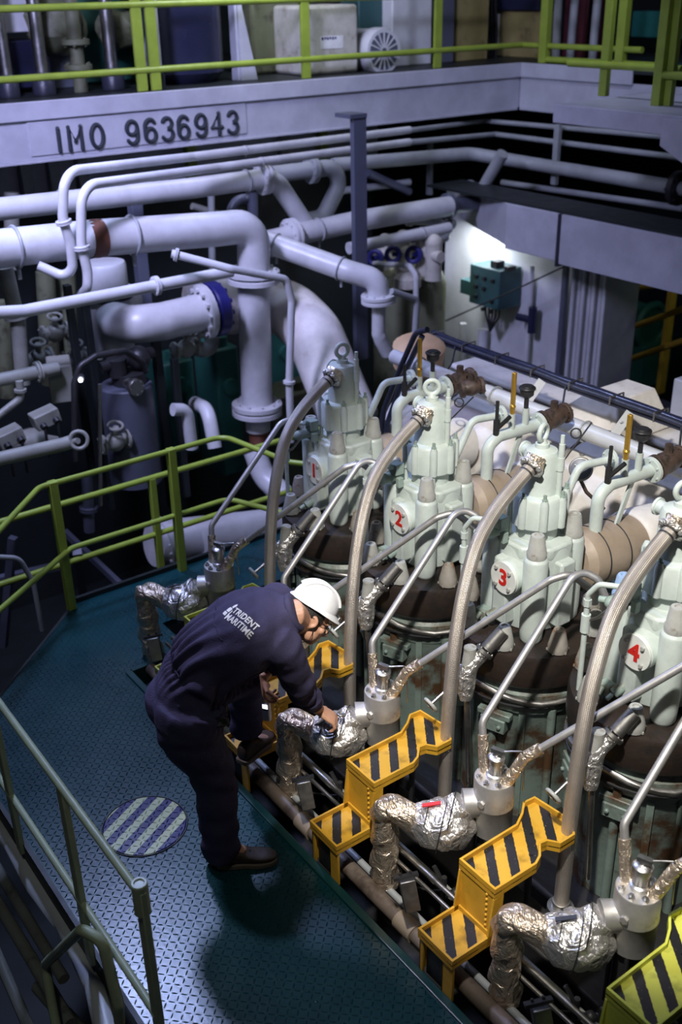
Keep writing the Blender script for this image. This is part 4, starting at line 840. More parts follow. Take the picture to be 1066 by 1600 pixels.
# navy tank with lilac supports
XN = -8.32; n0, n1 = ax(250, 100, XN), ax(374, 100, XN); nc = (n0+n1)/2; nr = (n1.y-n0.y)/2
ntk = thing('air_receiver', 'glossy dark blue tank between lilac supports on the upper deck', 'tank', (XN-nr, nc.y, ZD))
MB().lathe([(nr*.8, 0), (nr, .08), (nr, .78), (nr*1.06, .80), (nr*1.06, .86), (nr, .88), (nr, 2.4)], (XN-nr*.97, nc.y, ZD), n=48).build('shell', 'navy', ntk)
for sgn, e in ((-1, n0.y), (1, n1.y)):
    k = MB(); y0, y1 = (e-.06, e+.02) if sgn < 0 else (e-.02, e+.06)
    k.box(XN-.1, XN+.0, y0, y1, ZD, ZD+2.4); w_ = .17*sgn
    k.hexa([(XN+.02, e, ZD), (XN+.02, e+w_, ZD), (XN-.05, e+w_, ZD), (XN-.05, e, ZD), (XN+.02, e, ZD+.85), (XN+.02, e+.05*sgn, ZD+.55), (XN-.05, e+.05*sgn, ZD+.55), (XN-.05, e, ZD+.85)])
    k.build('support_leg', 'beam_paint', ntk, bevel=.006)
ubox('lagged_bulkhead', 'olive lagged duct right of the dark blue tank', 398, 468, -20, 135, -8.75, .3, 'machine_olive', 'duct', .03)
lb = ubox('lagged_box', 'white lagged box with a paper note on the upper deck', 478, 560, 6, 132, -8.28, .5, 'lagging_pale', 'box', .03)
pa_ = ax(502, 77, -8.27); pb_ = ax(537, 55, -8.27); nt_ = thing('paper_note', 'paper note on the white lagged box', 'note', (-8.27, pa_.y, pa_.z)); MB().box(-8.278, -8.276, pa_.y, pb_.y, pa_.z, pb_.z).build('sheet', 'paper', nt_)
k = MB()
for i in range(6): y = pa_.y+.012+.028*i; k.box(-8.276, -8.274, y, y+.018, pb_.z-.03+.004*(i % 2), pb_.z-.008)
k.build('print', 'blue_flange', nt_)
c = ax(590, 80, -8.33); d = V((.97, -.02, .02)).normalized(); R_ = (ax(617, 80, -8.33)-ax(563, 80, -8.33)).length/2
mo = thing('fan_motor', 'white electric motor with slotted fan cover on the upper deck', 'motor', c-d*.2)
MB().lathe([(R_*.8, -.7), (R_*.95, -.66), (R_*.95, -.06), (R_, -.04), (R_, .06), (R_*.93, .10), (R_*.9, .10)], c, d, 36).build('housing', 'cabinet_white', mo)
k = MB(); k.lathe([(R_*.80, .098), (R_*.78, .102)], c, d, 36); k.build('fan_cover', 'tank_grey', mo); u = d.cross(V((0, 0, 1))).normalized(); v2 = d.cross(u); k = MB()
for i in range(16): a = 2*pi*i/16; e = u*cos(a)+v2*sin(a); k.beam(c+d*.106+e*.03, c+d*.106+e*R_*.78, .012, .008, d)
k.build('guard_bars', 'cabinet_white', mo); k = MB(); k.box(c.x-.45, c.x-.1, c.y-.3, c.y+.1, ZD, c.z-R_*.7); k.build('foot', 'tank_grey', mo)
ubox('steel_cabinet', 'grey green cabinet behind the fan motor', 562, 615, -20, 130, -8.7, .3, 'panel_green', 'cabinet')
ubox('steel_cabinet', 'pale blue cabinet right of the fan motor', 613, 676, -20, 125, -8.55, .3, 'cabinet_white', 'cabinet')
ubox('steel_cabinet', 'grey blue cabinet right of the lime rail post', 684, 712, -20, 120, -8.55, .3, 'tank_grey', 'cabinet')
ubox('ochre_panel', 'ochre panel at the upper deck corner', 712, 766, -20, 115, -8.6, .2, 'ochre', 'panel')
def rbox(name, label, x0p, x1p, y0p, y1p, y, d, m, cat, floor=True):
    a, b_ = ay(x0p, y1p, y), ay(x1p, y0p, y); return tag(MB().box(a.x, b_.x, y, y+d, ZD if floor else a.z, b_.z).build(name, m, bevel=.01), label, cat)
rbox('ochre_panel', 'ochre panel right of the corner cables', 770, 848, 18, 112, 8.5, .2, 'ochre', 'panel')
rbox('electric_box', 'dark navy box above the ochre panel', 775, 845, -30, 16, 8.45, .3, 'navy', 'box', False)
rbox('maroon_cabinet', 'maroon cabinet behind the grey pipes', 876, 922, -20, 112, 8.8, .3, 'maroon', 'cabinet')
rbox('teal_rag_rack', 'teal cloths hanging at the upper right', 985, 1075, 18, 58, 9.6, .2, 'teal', 'cloth', False)
rbox('dark_locker', 'dark blue locker at the upper right under the teal cloths', 990, 1090, 120, 170, 8.6, .3, 'panel_green', 'locker')
k = MB()
for i, o_ in enumerate((0, 6, 11)): k.tube([ay(762+o_, -10, 8.35), ay(764+o_, 60, 8.35), ay(763+o_, 110, 8.35)], .022, 8)
k.tube([ay(766, 50, 8.3), ay(745, 70, 8.3), ay(718, 82, 8.3)], .016, 8); tag(k.build('cable_bundle', 'black'), 'black cable bundle in the upper deck corner', 'cable')
p = ay(776, 48, 8.48); tag(MB().box(p.x-.04, p.x+.04, 8.47, 8.48, p.z-.16, p.z+.16).build('notice', 'paper'), 'small white notice beside the black cable bundle', 'notice')
for i, (px, x2) in enumerate(((868, 871), (897, 893), (932, 928), (952, 948))):
    a, b_ = ay(px+3, 0, 8.45), ay(x2-3, 100, 8.45); tag(MB().cyl((b_.x, 8.45, ZD), (a.x, 8.45, a.z+.5), .04, n=12).build('grey_pipe', 'pipe_grey'), ['leftmost', 'second', 'third', 'rightmost'][i]+' of four grey vertical pipes before the maroon cabinet', 'pipe', 'grey pipes on the right upper deck')
# ================================================================== PIPEWORK AT THE BACK LEFT
def PX_(q, x): return ax(q[0], q[1], q[2] if len(q) > 2 else x)
def ppx(x): return (ax(0, 400, x)-CAM).dot(FW)/FPX
def pipe(name, label, pts, rpx, m, x, fil=.12, fl=(), bands=(), cat='pipe', group=None, extra=None, n=20, wob=0):
    """a pipe through points (px, py[, x]); rpx its half width in pixels; fl/bands: pixel spots carrying flanges/bands"""
    P = [PX_(q, x) for q in pts]; r = rpx*((P[0]+P[-1])/2-CAM).dot(FW)/FPX
    t = thing(name, label, cat, P[0], group)
    k = MB(); k.tube(P, r, n, fil, 8, wob=wob); k.build('pipe', m, t)
    def near(q):
        best = None; Q = PX_(q, x)
        for i in range(len(P)-1):
            a, b_ = P[i], P[i+1]; d = b_-a; u = max(0, min(1, (Q-a).dot(d)/d.length_squared)); c = a+d*u
            if best is None or (c-Q).length < best[0]: best = ((c-Q).length, c, d.normalized())
        return best[1], best[2]
    for q in fl:
        c, d = near(q); k = MB(); k.flange(c-d*r*.22, d, r*1.62, r*.34, n=28, bolts=10, br=r*.11); k.flange(c+d*r*.22, d, r*1.62, r*.34, n=28, bolts=0); k.build('flange', q[3] if len(q) > 3 else m, t)
    for q in bands:
        c, d = near(q); k = MB(); k.torus(c, d, r*1.06, r*.09, n=28, m=8); k.cyl(c-V((0, 0, r)), c-V((0, 0, r*1.7)), r*.12, n=8); k.build('pipe_clamp', 'pipe_grey', t)
    return t, P, r
W = 'pipe_white'
t, P, r = pipe('large_pipe', 'thick white pipe running across the left and bending down behind the rail', [(-40, 393), (150, 372), (338, 358), (397, 352), (396, 430), (402, 642)], 27, W, -6.7, .33, fl=((395, 432), (402, 638)), bands=((22, 372), (206, 368)))
c = PX_((149, 373), -6.7); k = MB(); k.lathe([(r*1.02, -.05), (r*1.04, 0), (r*1.02, .05)], c, P[1]-P[0], 28); k.build('rust_band', 'primer_red', t)
k = MB(); e = P[-1]; k.cyl(e, e-V((0, 0, .16)), r*.8, n=20); k.build('reducer', W, t); k = MB(); k.cyl(e-V((0, 0, .16)), e-V((0, 0, .5)), r*.62, n=20); k.build('primed_spool', 'primer_red', t)
pipe('elbow_pipe', 'white pipe elbow low behind the guard rail under the primed spool', [(398, 705, -6.6), (412, 745, -6.5), (445, 775, -6.3)], 18, W, -6.5, .2)
pipe('white_pipe', 'medium white pipe along the back left ending in an elbow at the cross pipe', [(-40, 331), (300, 294), (428, 277), (478, 352)], 16, W, -7.3, .22, fl=((412, 280),), bands=((95, 315), (385, 284)))
pipe('white_pipe', 'white pipe elbow left of the dark hanging post', [(425, 273), (545, 258), (505, 340), (480, 345)], 13, 'pipe_grey', -7.6, .14, fl=((487, 264),))
pipe('white_pipe', 'thick white cross pipe running right from the flange to the pipe bundle', [(415, 378), (560, 345), (702, 322)], 16, W, -7.2, .1, fl=((456, 366),), bands=((498, 358),))
pipe('white_pipe', 'thin white pipe below the thick cross pipe', [(545, 388), (702, 356)], 9, W, -7.1, .1, bands=((660, 364),))
pipe('thin_pipe', 'upper thin pipe below the ship number bending down at left', [(640, 203, -7.5), (300, 245, -7.0), (100, 268, -6.48), (98, 342, -6.48), (110, 380, -6.48), (116, 440, -6.48), (60, 415, -6.6)], 6.5, W, -6.48, .14, fl=((103, 346),), bands=((480, 224),))
pipe('thin_pipe', 'lower thin pipe below the ship number bending down at left', [(640, 222, -7.45), (340, 262, -6.95), (127, 290, -6.44), (127, 382, -6.44), (137, 425, -6.44), (137, 450, -6.44), (126, 462, -6.6)], 6.5, W, -6.44, .14, fl=((128, 387),), bands=((505, 240),))
pipe('thin_pipe', 'white pipe with central flange crossing below the thick pipe', [(-30, 490), (38, 486), (236, 448), (362, 424)], 9.5, W, -6.35, .05, fl=((244, 446),))
pipe('thin_pipe', 'slim white pipe bending down in front of the thick vertical pipe', [(268, 396, -6.3), (360, 420), (447, 436), (456, 470), (452, 598), (455, 690)], 6, W, -6.1, .06, fl=((452, 597), (276, 398, -6.3)))
pipe('white_pipe', 'white pipe slanting down to a flanged elbow above the engine end', [(400, 372, -7.0), (545, 424, -6.35), (590, 437, -6.2), (592, 468, -6.2)], 17, W, -6.4, .13, fl=((591, 466, -6.2),), bands=((430, 383, -6.85), (532, 420, -6.4)))
pipe('ragged_pipe', 'lagged white down pipe below the flanged elbow', [(592, 470), (592, 525), (606, 552)], 11, W, -6.2, .15, wob=.12)
pipe('thin_pipe', 'thin bent pipe from the flanged elbow to the orange lagged end', [(612, 455), (652, 468), (648, 530)], 5, 'pipe_grey', -6.0, .05, fl=((648, 530),))
t, P, r = pipe('return_bend', 'fat white return bend with dark blue flange', [(196, 468, -7.5), (176, 500, -7.1), (205, 508, -6.75), (255, 502, -6.72), (322, 486, -6.72)], 28, W, -6.8, .25)
d = (P[-1]-P[-2]).normalized(); k = MB(); k.flange(P[-1]-d*.02, d, r*1.5, .05, bolts=12); k.build('flange', W, t); k = MB(); k.flange(P[-1]+d*.07, d, r*1.5, .09, bolts=12); k.build('blue_flange', 'blue_flange', t)
# exhaust bend behind cylinder 1
t, P, r = pipe('exhaust_bend', 'very thick pale exhaust duct coming down behind the farthest cylinder', [(300, 482, -7.2), (440, 470, -7.1), (490, 520, -6.6), (548, 660, -6.0)], 46, 'lagging_white', -6.6, .35)
k = MB(); k.torus(ax(385, 475, -7.15), P[1]-P[0], r*1.01, .012, n=40, m=6); k.build('seam', W, t)
# post hanging from the girder
a, b_ = ax(558, 190, -6.9), ax(560, 525, -6.9); hp = thing('hanging_post', 'dark blue grey post hanging from the pale girder', 'post', b_)
k = MB(); k.box(-6.93, -6.87, a.y-.045, a.y+.045, b_.z-.2, a.z+.05); k.box(-6.87, -6.86, a.y-.06, a.y+.06, b_.z-.2, a.z+.05); k.build('post', 'tank_grey', hp); k = MB(); k.box(-7.05, -6.85, a.y-.10, a.y+.06, a.z+.03, a.z+.06); k.build('head_plate', 'tank_grey', hp)
# grey arch hose, filters, tanks
c = ax(381, 335, -7.6); k = MB(); k.torus(c, (1, 0, -.05), .125, .04, n=22, m=12, a0=-.3, a1=pi+.3); tag(k.build('arch_hose', 'tank_grey'), 'dark grey arched hose between the white pipes', 'hose')
c0, c1 = ax(170, 408, -7.25), ax(178, 545, -7.25)
t = thing('grey_cylinder', 'tall lilac cylinder behind the return bend', 'cylinder', c1)
MB().lathe([(.155, 0), (.155, c0.z-c1.z-.22), (.16, c0.z-c1.z-.2), (.16, c0.z-c1.z-.02), (.15, c0.z-c1.z)], c1, n=32).build('shell', W, t); MB().lathe([(.19, c0.z-c1.z-.26), (.19, c0.z-c1.z-.22)], c1, n=32).build('collar', 'black', t)
c0, c1 = ax(203, 600, -6.55), ax(208, 700, -6.55)
t = thing('filter_housing', 'dim grey filter cylinder with dark pipework on top at left', 'filter', c1)
MB().lathe([(.185, -.25), (.185, c0.z-c1.z), (.175, c0.z-c1.z+.01), (.0, c0.z-c1.z+.012)], c1, n=36).build('shell', 'tank_grey', t)
h = c0.z; k = MB(); k.cyl((c0.x, c0.y, h), (c0.x, c0.y, h+.09), .12, n=20); k.cyl((c0.x, c0.y-.08, h+.08), (c0.x, c0.y-.08, h+.2), .07, n=16); k.sphere((c0.x+.02, c0.y+.08, h+.18), .085, n=16); k.cyl((c0.x, c0.y-.2, h+.16), (c0.x, c0.y+.2, h+.19), .04, n=14); k.build('filter_head', 'dark_steel', t)
k = MB(); q = ax(212, 605, -6.35); k.flange(q, (1, .1, 0), .06, .04, bolts=8); k.cyl(q, q+V((-.12, 0, 0)), .04, n=14); k.build('cover', 'steel_dull', t)
k = MB(); k.tube([ax(118, 720, -6.3), ax(116, 600, -6.3), ax(125, 572, -6.3), ax(150, 556, -6.3), ax(195, 548, -6.3), ax(222, 566, -6.35), ax(228, 580, -6.4)], .022, 10, .06); tag(k.build('black_hose', 'dark_steel'), 'black hose arching over the dim filter cylinder', 'hose')
lm = thing('indicator_lamp', 'small bright round lamp glowing left of the dim filter', 'lamp', ax(126, 594, -6.2)); q = ax(126, 594, -6.2)
MB().sphere(q, .013, n=14).build('bulb', 'lamp_glow', lm); MB().cyl(q-V((.06, -.03, .0)), q-V((.012, -.006, 0)), .022, n=14).build('socket', 'dark_steel', lm)
for i, (a, b_, x, w_) in enumerate([((132, 440), (142, 720), -6.9, .05), ((158, 450), (165, 720), -6.9, .05), ((240, 530), (262, 720), -6.9, .06), ((272, 560), (285, 700), -6.6, .05), ((213, 300), (222, 430), -7.6, .09)]):
    p0, p1 = ax(*a, x), ax(*b_, x); tag(MB().box(x-w_/2, x+w_/2, p1.y-w_/2, p1.y+w_/2, p1.z-.4, p0.z).build('frame_post', 'tank_grey' if i == 4 else 'beam_dark', bevel=.004), ['black frame post left of the lilac cylinder', 'second black frame post beside the lilac cylinder', 'dark post right of the dim filter', 'dark post beside the pale elbows', 'dark blue post above the thick white pipe'][i], 'post', 'dark frame posts at back left')
# olive pipes at the far left
pipe('olive_pipe', 'pale vertical pipe with flange at the far left', [(8, 418), (20, 470), (28, 500), (36, 600)], 12, 'pipe_olive', -6.9, .1, fl=((26, 492),))
pipe('lagged_riser', 'first olive lagged riser at the far left', [(70, 425), (80, 600)], 15, 'machine_olive', -7.6, .1, wob=.1, group='olive lagged risers')
pipe('lagged_riser', 'second olive lagged riser right of the first', [(104, 425), (112, 600)], 14, 'machine_olive', -7.7, .1, wob=.1, group='olive lagged risers')
pipe('lagged_riser', 'olive lagged riser at the very left frame edge', [(2, 470), (12, 620)], 13, 'machine_olive', -7.6, .1, wob=.1, group='olive lagged risers')
pipe('olive_pipe', 'horizontal pale pipe with double flange at far left', [(-40, 602), (55, 582), (90, 575)], 10.5, 'pipe_olive', -6.5, .1, fl=((60, 581),))
pipe('olive_pipe', 'small pale pipe bending left below the double flange', [(30, 595), (33, 622), (-10, 655)], 6, 'pipe_olive', -6.45, .05, fl=((31, 610),))
t, P, r = pipe('olive_pipe', 'long pale pipe with handwheel low at the far left', [(-40, 726), (100, 694), (112, 690)], 11, 'pipe_olive', -6.1, .1)
k = MB(); k.torus(P[-1]+V((.05, .03, .02)), (.8, -.4, .3), .055, .013, n=22, m=8); k.cyl(P[-1], P[-1]+V((.06, .02, .02)), .02, n=10); k.build('handwheel', 'pipe_olive', t)
for i, (px, py) in enumerate(((70, 652), (14, 682))):
    c = ax(px, py, -6.3); R = Matrix.Rotation(radians(12), 3, 'X'); t = thing('terminal_box', ['pale terminal box with two cable glands at far left', 'pale terminal box with cable gland at the left frame edge'][i], 'box', c, 'pale terminal boxes')
    MB().obox(c, (.12, .17, .10), R).build('box', 'pipe_olive', t, bevel=.008); 
    for dy in (-.045, .045): MB().cyl(c+R@V((.062, dy, -.015)), c+R@V((.09, dy, -.03)), .022, n=12).build('gland', 'black', t)
    for dy in (-.045, .045): MB().tube([c+R@V((.085, dy, -.03)), c+V((.10, dy, -.12)), c+V((.05, dy+.02, -.25))], .009, 6).build('cable', 'black', t)
c = ax(95, 592, -6.65); t = thing('starter_box', 'grey sloping steel box left of the small lamp', 'box', c); MB().obox(c, (.25, .16, .26), Matrix.Rotation(radians(-20), 3, 'Z')).build('box', 'pipe_olive', t, bevel=.01)
c = ax(45, 688, -6.5); k = MB(); k.sphere(c, .10, (1, 1.3, .8), n=18); k.cyl(c, c+V((0, .18, -.08)), .06, n=14); tag(k.build('pump_casing', 'pipe_olive'), 'rounded pale pump casing above the low pipe at far left', 'pump')
# green machines, pale elbows
for i, (a, b_, x, m) in enumerate([((345, 540), (372, 665), -7.6, 'machine_green'), ((420, 500), (470, 600), -8.3, 'machine_green'), ((262, 560), (302, 640), -8.2, 'machine_green'), ((430, 600), (520, 690), -7.7, 'machine_olive')]):
    p0, p1 = ax(a[0], b_[1], x), ax(b_[0], a[1], x); t = thing('auxiliary_machine', ['dark green machine left of the thick vertical pipe', 'dark green machine behind the slim white pipe', 'dark green machine behind the blue flange', 'olive machine block under the exhaust duct'][i], 'machine', (x, p0.y, p0.z), 'dark machines behind the pipes')
    MB().box(x-.4, x, p0.y, p1.y, p0.z-.5, p1.z).build('casing', m, t, bevel=.02); k = MB(); k.cyl((x-.1, (p0.y+p1.y)/2, p1.z), (x-.1, (p0.y+p1.y)/2, p1.z+.08), .06, n=14); k.build('cap', m, t); k = MB(); k.cyl((x+.0, (p0.y+p1.y)/2, (p0.z+p1.z)/2), (x+.05, (p0.y+p1.y)/2, (p0.z+p1.z)/2), .07, n=16); k.build('cover', m, t)
pipe('pale_elbow', 'first pale elbow pipe behind the guard rail at left centre', [(270, 640), (292, 640), (300, 700)], 10, W, -6.4, .1, group='pale elbows')
pipe('pale_elbow', 'second pale elbow pipe right of the first', [(305, 630, -6.8), (325, 640, -6.5), (336, 700, -6.4)], 11, W, -6.5, .12, group='pale elbows')
pipe('pale_elbow', 'pale elbow under the fat return bend', [(300, 520), (305, 548), (330, 545), (332, 525)], 12, 'pipe_olive', -7.0, .1)
# big flanged drum on the lower level
c0, c1 = ax(240, 850, -6.25), ax(395, 850, -6.25); r = 44*ppx(-6.25)
t = thing('flanged_drum', 'large pale flanged pipe lying below the far guard rail', 'pipe', c0)
k = MB(); k.cyl(c0, c1+V((0, .5, 0)), r, n=36); k.build('barrel', W, t)
for f in (.10, .42): k = MB(); k.flange(c0+(c1-c0)*f, (0, 1, 0), r*1.22, .05, n=36, bolts=16, br=.012); k.build('flange', W, t)
pipe('grey_pipe', 'thin bent grey pipe in the dark left of the far rail', [(-10, 870), (30, 872), (52, 910), (66, 985)], 4, 'pipe_grey', -5.6, .1); pipe('grey_pipe', 'thin grey vertical pipe behind the far guard rail', [(156, 600), (157, 790)], 3, 'steel_dull', -6.3, .1)
pipe('grey_pipe', 'dark pipe end standing behind the far guard rail', [(136, 740), (140, 830)], 9, 'tank_grey', -6.5, .1, fl=((137, 795),))
# pipe bundle on the right under the upper deck
for l, p, rp, m in (('upper thin grey pipe on the right below the girder', [(600, 209), (757, 189), (1045, 214), (1110, 219)], 5, 'pipe_grey'), ('second thin grey pipe on the right below the girder', [(600, 226), (775, 210), (1050, 245), (1110, 252)], 5.5, 'pipe_grey'), ('lower thin grey pipe on the right above the lilac beam', [(785, 285), (1110, 332)], 6, 'pipe_grey')):
    P = [ax(*q, -7.75) if q[0] < 700 else ay(*q, 7.75) for q in p]; tag(MB().tube(P, rp*.0047, 12).build('grey_pipe', m), l, 'pipe', 'grey pipes under the right girder')
P = [ax(520, 258, -7.75), ax(735, 240, -7.75)+V((0, .0, 0)), ay(833, 256, 7.55), ay(1110, 302, 7.55)]; t = thing('thick_grey_pipe', 'thick grey pipe on the right below the girder with flanged end', 'pipe', P[0]); MB().tube(P, .06, 16, .2).build('pipe', 'pipe_grey', t); k = MB(); k.flange(ay(1060, 294, 7.55), (1, 0, 0), .14, .06); k.build('flange', 'dark_steel', t)
for i, (px, y0, y1) in enumerate(((868, 195, 290), (668, 225, 305))):
    p0, p1 = ay(px, y0, 7.6), ay(px, y1, 7.6); tag(MB().box(p0.x-.03, p0.x+.03, 7.62, 7.66, p1.z, p0.z).build('pipe_hanger', 'pipe_grey'), ['grey pipe hanger on the right pipe bundle', 'grey pipe hanger right of the dark post'][i], 'hanger')
p0, p1 = ay(753, 297, 7.0), ay(786, 240, 7.0); t = thing('valve_actuator', 'slanted grey actuator cylinder at the pipe corner', 'actuator', p0); MB().cyl(p0, p1, .055, n=18).build('cylinder', 'pipe_grey', t); k = MB(); k.sphere(p0+V((.05, .0, -.05)), .10, n=16); k.flange(p0+V((.16, 0, -.10)), (1, .3, 0), .11, .05); k.cyl(p0+V((-.05, 0, -.05)), p0+V((.3, .1, -.12)), .06, n=14); k.build('valve_body', 'pipe_grey', t)
for i, (a, b_, r_) in enumerate([((700, 322), (760, 315), .07), ((680, 335), (690, 370), .05), ((640, 345), (705, 350), .03)]):
    p0, p1 = ax(*a, -7.3), ax(*b_, -7.3); k = MB(); k.cyl(p0, p1, r_, n=14); k.flange(p0, p1-p0, r_*1.6, .05); k.flange(p1, p1-p0, r_*1.6, .05); tag(k.build('valve', 'pipe_grey' if i else 'tank_grey'), ['dark flanged valve at the end of the thick cross pipe', 'small valve under the end of the cross pipe', 'thin flanged valve below the cross pipe'][i], 'valve')
# far engine end: orange lagged box, bent black hoses
c = ay(655, 545, 4.2); k = MB(); k.lathe([(.16, -.12), (.17, .02), (.13, .05), (0, .06)], c, (.2, -.1, 1), 20); tag(k.build('lagged_end_cap', 'lagging_orange'), 'orange lagged cap at the far end of the receiver', 'cap')
for i, pts in enumerate([[(590, 720), (600, 640), (628, 570), (650, 520), (668, 515)], [(600, 720), (606, 660), (636, 575), (660, 525)]]):
    tag(MB().tube([ay(*q, 3.9) for q in pts], .018, 10, .1).build('black_cable', 'tray_black'), ['outer black cable bending over the far engine end', 'inner black cable bending over the far engine end'][i], 'cable')

for i, (q0, q1, z0, z1, r_) in enumerate([((100, 830), (200, 925), -.1, -.5, .02), ((0, 905), (110, 880), -.3, -.3, .025), ((120, 860), (135, 960), .1, -.9, .03), ((20, 840), (5, 1010), .1, -.8, .025), ((150, 935), (260, 900), -.5, -.5, .03)]):
    tag(MB().beam(az(*q0, z0), az(*q1, z1), r_*2, r_*2).build('frame_bar', 'tank_grey'), ['slanting dark frame bar on the lower level left of the far rail', 'horizontal dark frame bar at the left edge below the far rail', 'steep dark frame bar behind the left post of the far rail', 'dark frame bar at the left edge beyond the deck corner', 'low dark frame bar outside the far deck edge'][i], 'frame bar', 'dark frame bars on the lower level')

for i, (q0, q1, x, r_, m) in enumerate([((300, 322), (400, 352), -8.3, .03, 'pipe_olive'), ((330, 300), (332, 420), -8.2, .03, 'pipe_grey'), ((575, 270), (640, 300), -8.4, .04, 'tank_grey'), ((395, 300), (397, 420), -8.6, .05, 'tank_grey'), ((520, 300), (640, 285), -8.5, .035, 'pipe_grey'), ((470, 400), (560, 430), -8.0, .03, 'pipe_olive'), ((18, 300), (19, 420), -8.3, .06, 'pipe_olive'), ((150, 430), (152, 560), -8.0, .05, 'pipe_olive')]):
    tag(MB().cyl(ax(*q0, x), ax(*q1, x), r_, n=12).build('dark_conduit', m), ['slanting olive conduit behind the arched hose', 'thin upright conduit left of the arched hose', 'short dark conduit right of the hanging post', 'dark upright conduit right of the arched hose', 'level grey conduit behind the hanging post', 'olive conduit under the thick cross pipe', 'pale upright conduit above the far left flange', 'pale upright conduit behind the black frame posts'][i], 'conduit', 'dim conduits at the back')
for i, (px, py, x) in enumerate([(86, 520, -7.3), (118, 560, -7.3), (60, 560, -7.2), (180, 690, -6.4), (290, 545, -6.9)]):
    c = ax(px, py, x); k = MB(); k.cyl(c-V((0, .09, 0)), c+V((0, .09, 0)), .045, n=12); k.sphere(c, .07, n=14); k.cyl(c, c+V((.04, 0, .12)), .022, n=10); k.torus(c+V((.04, 0, .13)), (.3, 0, 1), .05, .010, n=16, m=6)
    for s_ in (-1, 1): k.flange(c+V((0, .09*s_, 0)), (0, 1, 0), .07, .02, bolts=6)
    tag(k.build('globe_valve', 'pipe_olive'), ['dim globe valve between the olive lagged risers', 'dim globe valve beside the black frame posts', 'dim globe valve right of the far left flange', 'dim globe valve below the dim filter cylinder', 'dim globe valve under the blue flange'][i], 'valve', 'dim globe valves at back left')
# ================================================================== PERSON
from mathutils.bvhtree import BVHTree
FD = V((.54, .84, 0)).normalized(); LT = V((-FD.y, FD.x, 0)); UP = V((0, 0, 1))
def fused(mb, voxel, smooth_it, name):
    """closed overlapping pieces fused into one continuous surface"""
    bmesh.ops.recalc_face_normals(mb.b, faces=mb.b.faces[:])
    me = bpy.data.meshes.new(name); mb.b.to_mesh(me); mb.b.free(); o = bpy.data.objects.new(name, me); C.objects.link(o)
    r = o.modifiers.new('r', 'REMESH'); r.mode = 'VOXEL'; r.voxel_size = voxel; r.adaptivity = 0
    s = o.modifiers.new('s', 'SMOOTH'); s.iterations = smooth_it; s.factor = .5
    bpy.context.view_layer.update(); m2 = bpy.data.meshes.new_from_object(o.evaluated_get(bpy.context.evaluated_depsgraph_get()))
    bpy.data.objects.remove(o); bpy.data.meshes.remove(me); m2.name = name; return m2
def oval(c, w, d, wd, dp, n=24, e=2.3):
    out = []
    for i in range(n):
        a = 2*pi*i/n; cx, sx = cos(a), sin(a)
        out.append(V(c) + V(w)*wd*math.copysign(abs(cx)**(2/e), cx) + V(d)*dp*math.copysign(abs(sx)**(2/e), sx))
    return out
def spline(pts, k=6):
    q = []
    for i in range(len(pts)-1):
        a, b_, c, d = pts[max(i-1, 0)], pts[i], pts[i+1], pts[min(i+2, len(pts)-1)]
        for s in range(k):
            u = s/k; q.append(.5*((2*b_)+(c-a)*u+(2*a-5*b_+4*c-d)*u*u+(3*b_-a-3*c+d)*u**3))
    q.append(pts[-1]); return q
J = dict(pel=V((-3.205, 1.525, .86)), lum=V((-3.17, 1.61, 1.00)), tho=V((-3.09, 1.745, 1.115)), chs=V((-3.045, 1.82, 1.145)), nek=V((-2.985, 1.905, 1.185)))
J['rh'], J['lh'] = J['pel']-LT*.088+V((0, 0, -.03)), J['pel']+LT*.088+V((0, 0, -.03))
J['rk'], J['ra'] = V((-3.112, 1.55, .47)), V((-3.095, 1.545, .10))
J['lk'], J['la'] = V((-3.34, 1.86, .68)), ay(386, 1168, 1.92)+V((0, 0, .07))
J['rs'], J['re'], J['rw'], J['rf'] = V((-2.925, 1.80, 1.105)), V((-2.99, 1.925, .82)), V((-3.055, 2.045, .615)), ay(520, 1130, 2.125)
J['ls'] = V((-3.175, 1.955, 1.12)); J['le'] = V((-3.245, 1.985, .87)); lhand = ay(409, 1076, 1.875); J['lw'] = lhand + V((.0, .015, .06)); J['lf'] = lhand
HC = ay(484, 964, 2.01); HF = (FD*.80+V((0, 0, -.60))).normalized(); HU = (-LT).cross(HF).normalized(); HU = (HU*.94+LT*.34).normalized(); HR = HF.cross(HU).normalized()
per = None
# ---- coverall
spn = spline([J['pel']-(J['lum']-J['pel']).normalized()*.10, J['pel'], J['lum'], J['tho'], J['chs'], J['nek']], 5)
prof = [(.10, .09), (.182, .145), (.172, .142), (.195, .150), (.188, .125), (.075, .065)]
def torso(mb, grow, prof=prof):
    rs = []; m = len(spn)
    for i, p in enumerate(spn):
        u = i/(m-1)*(len(prof)-1); a = min(int(u), len(prof)-2); f = u-a; f = f*f*(3-2*f)
        w_, d_ = (prof[a][j]*(1-f)+prof[a+1][j]*f for j in (0, 1))
        T = (spn[min(i+1, m-1)]-spn[max(i-1, 0)]).normalized(); D = LT.cross(T).normalized()
        rs.append(oval(p, LT, D, w_+grow, d_+grow))
    mb.rings(rs)
cv = MB(); torso(cv, 0)
T1 = spline
cv.tube(T1([J['rh']+V((0, 0, .04))+FD*.02, J['rh']-V((0, 0, .12)), J['rk'], J['ra']+V((0, 0, -.048))], 5), [.140, .146, .146, .143, .138, .131, .123, .115, .107, .100, .094, .089, .085, .082, .080, .081], 20)
cv.tube(T1([J['lh']+V((0, 0, .03)), J['lh']+(J['lk']-J['lh'])*.5, J['lk'], J['la']+(J['lk']-J['la'])*.15], 5), [.122, .120, .117, .112, .106, .102, .098, .095, .092, .088, .085, .082, .080, .078, .077, .077], 20)
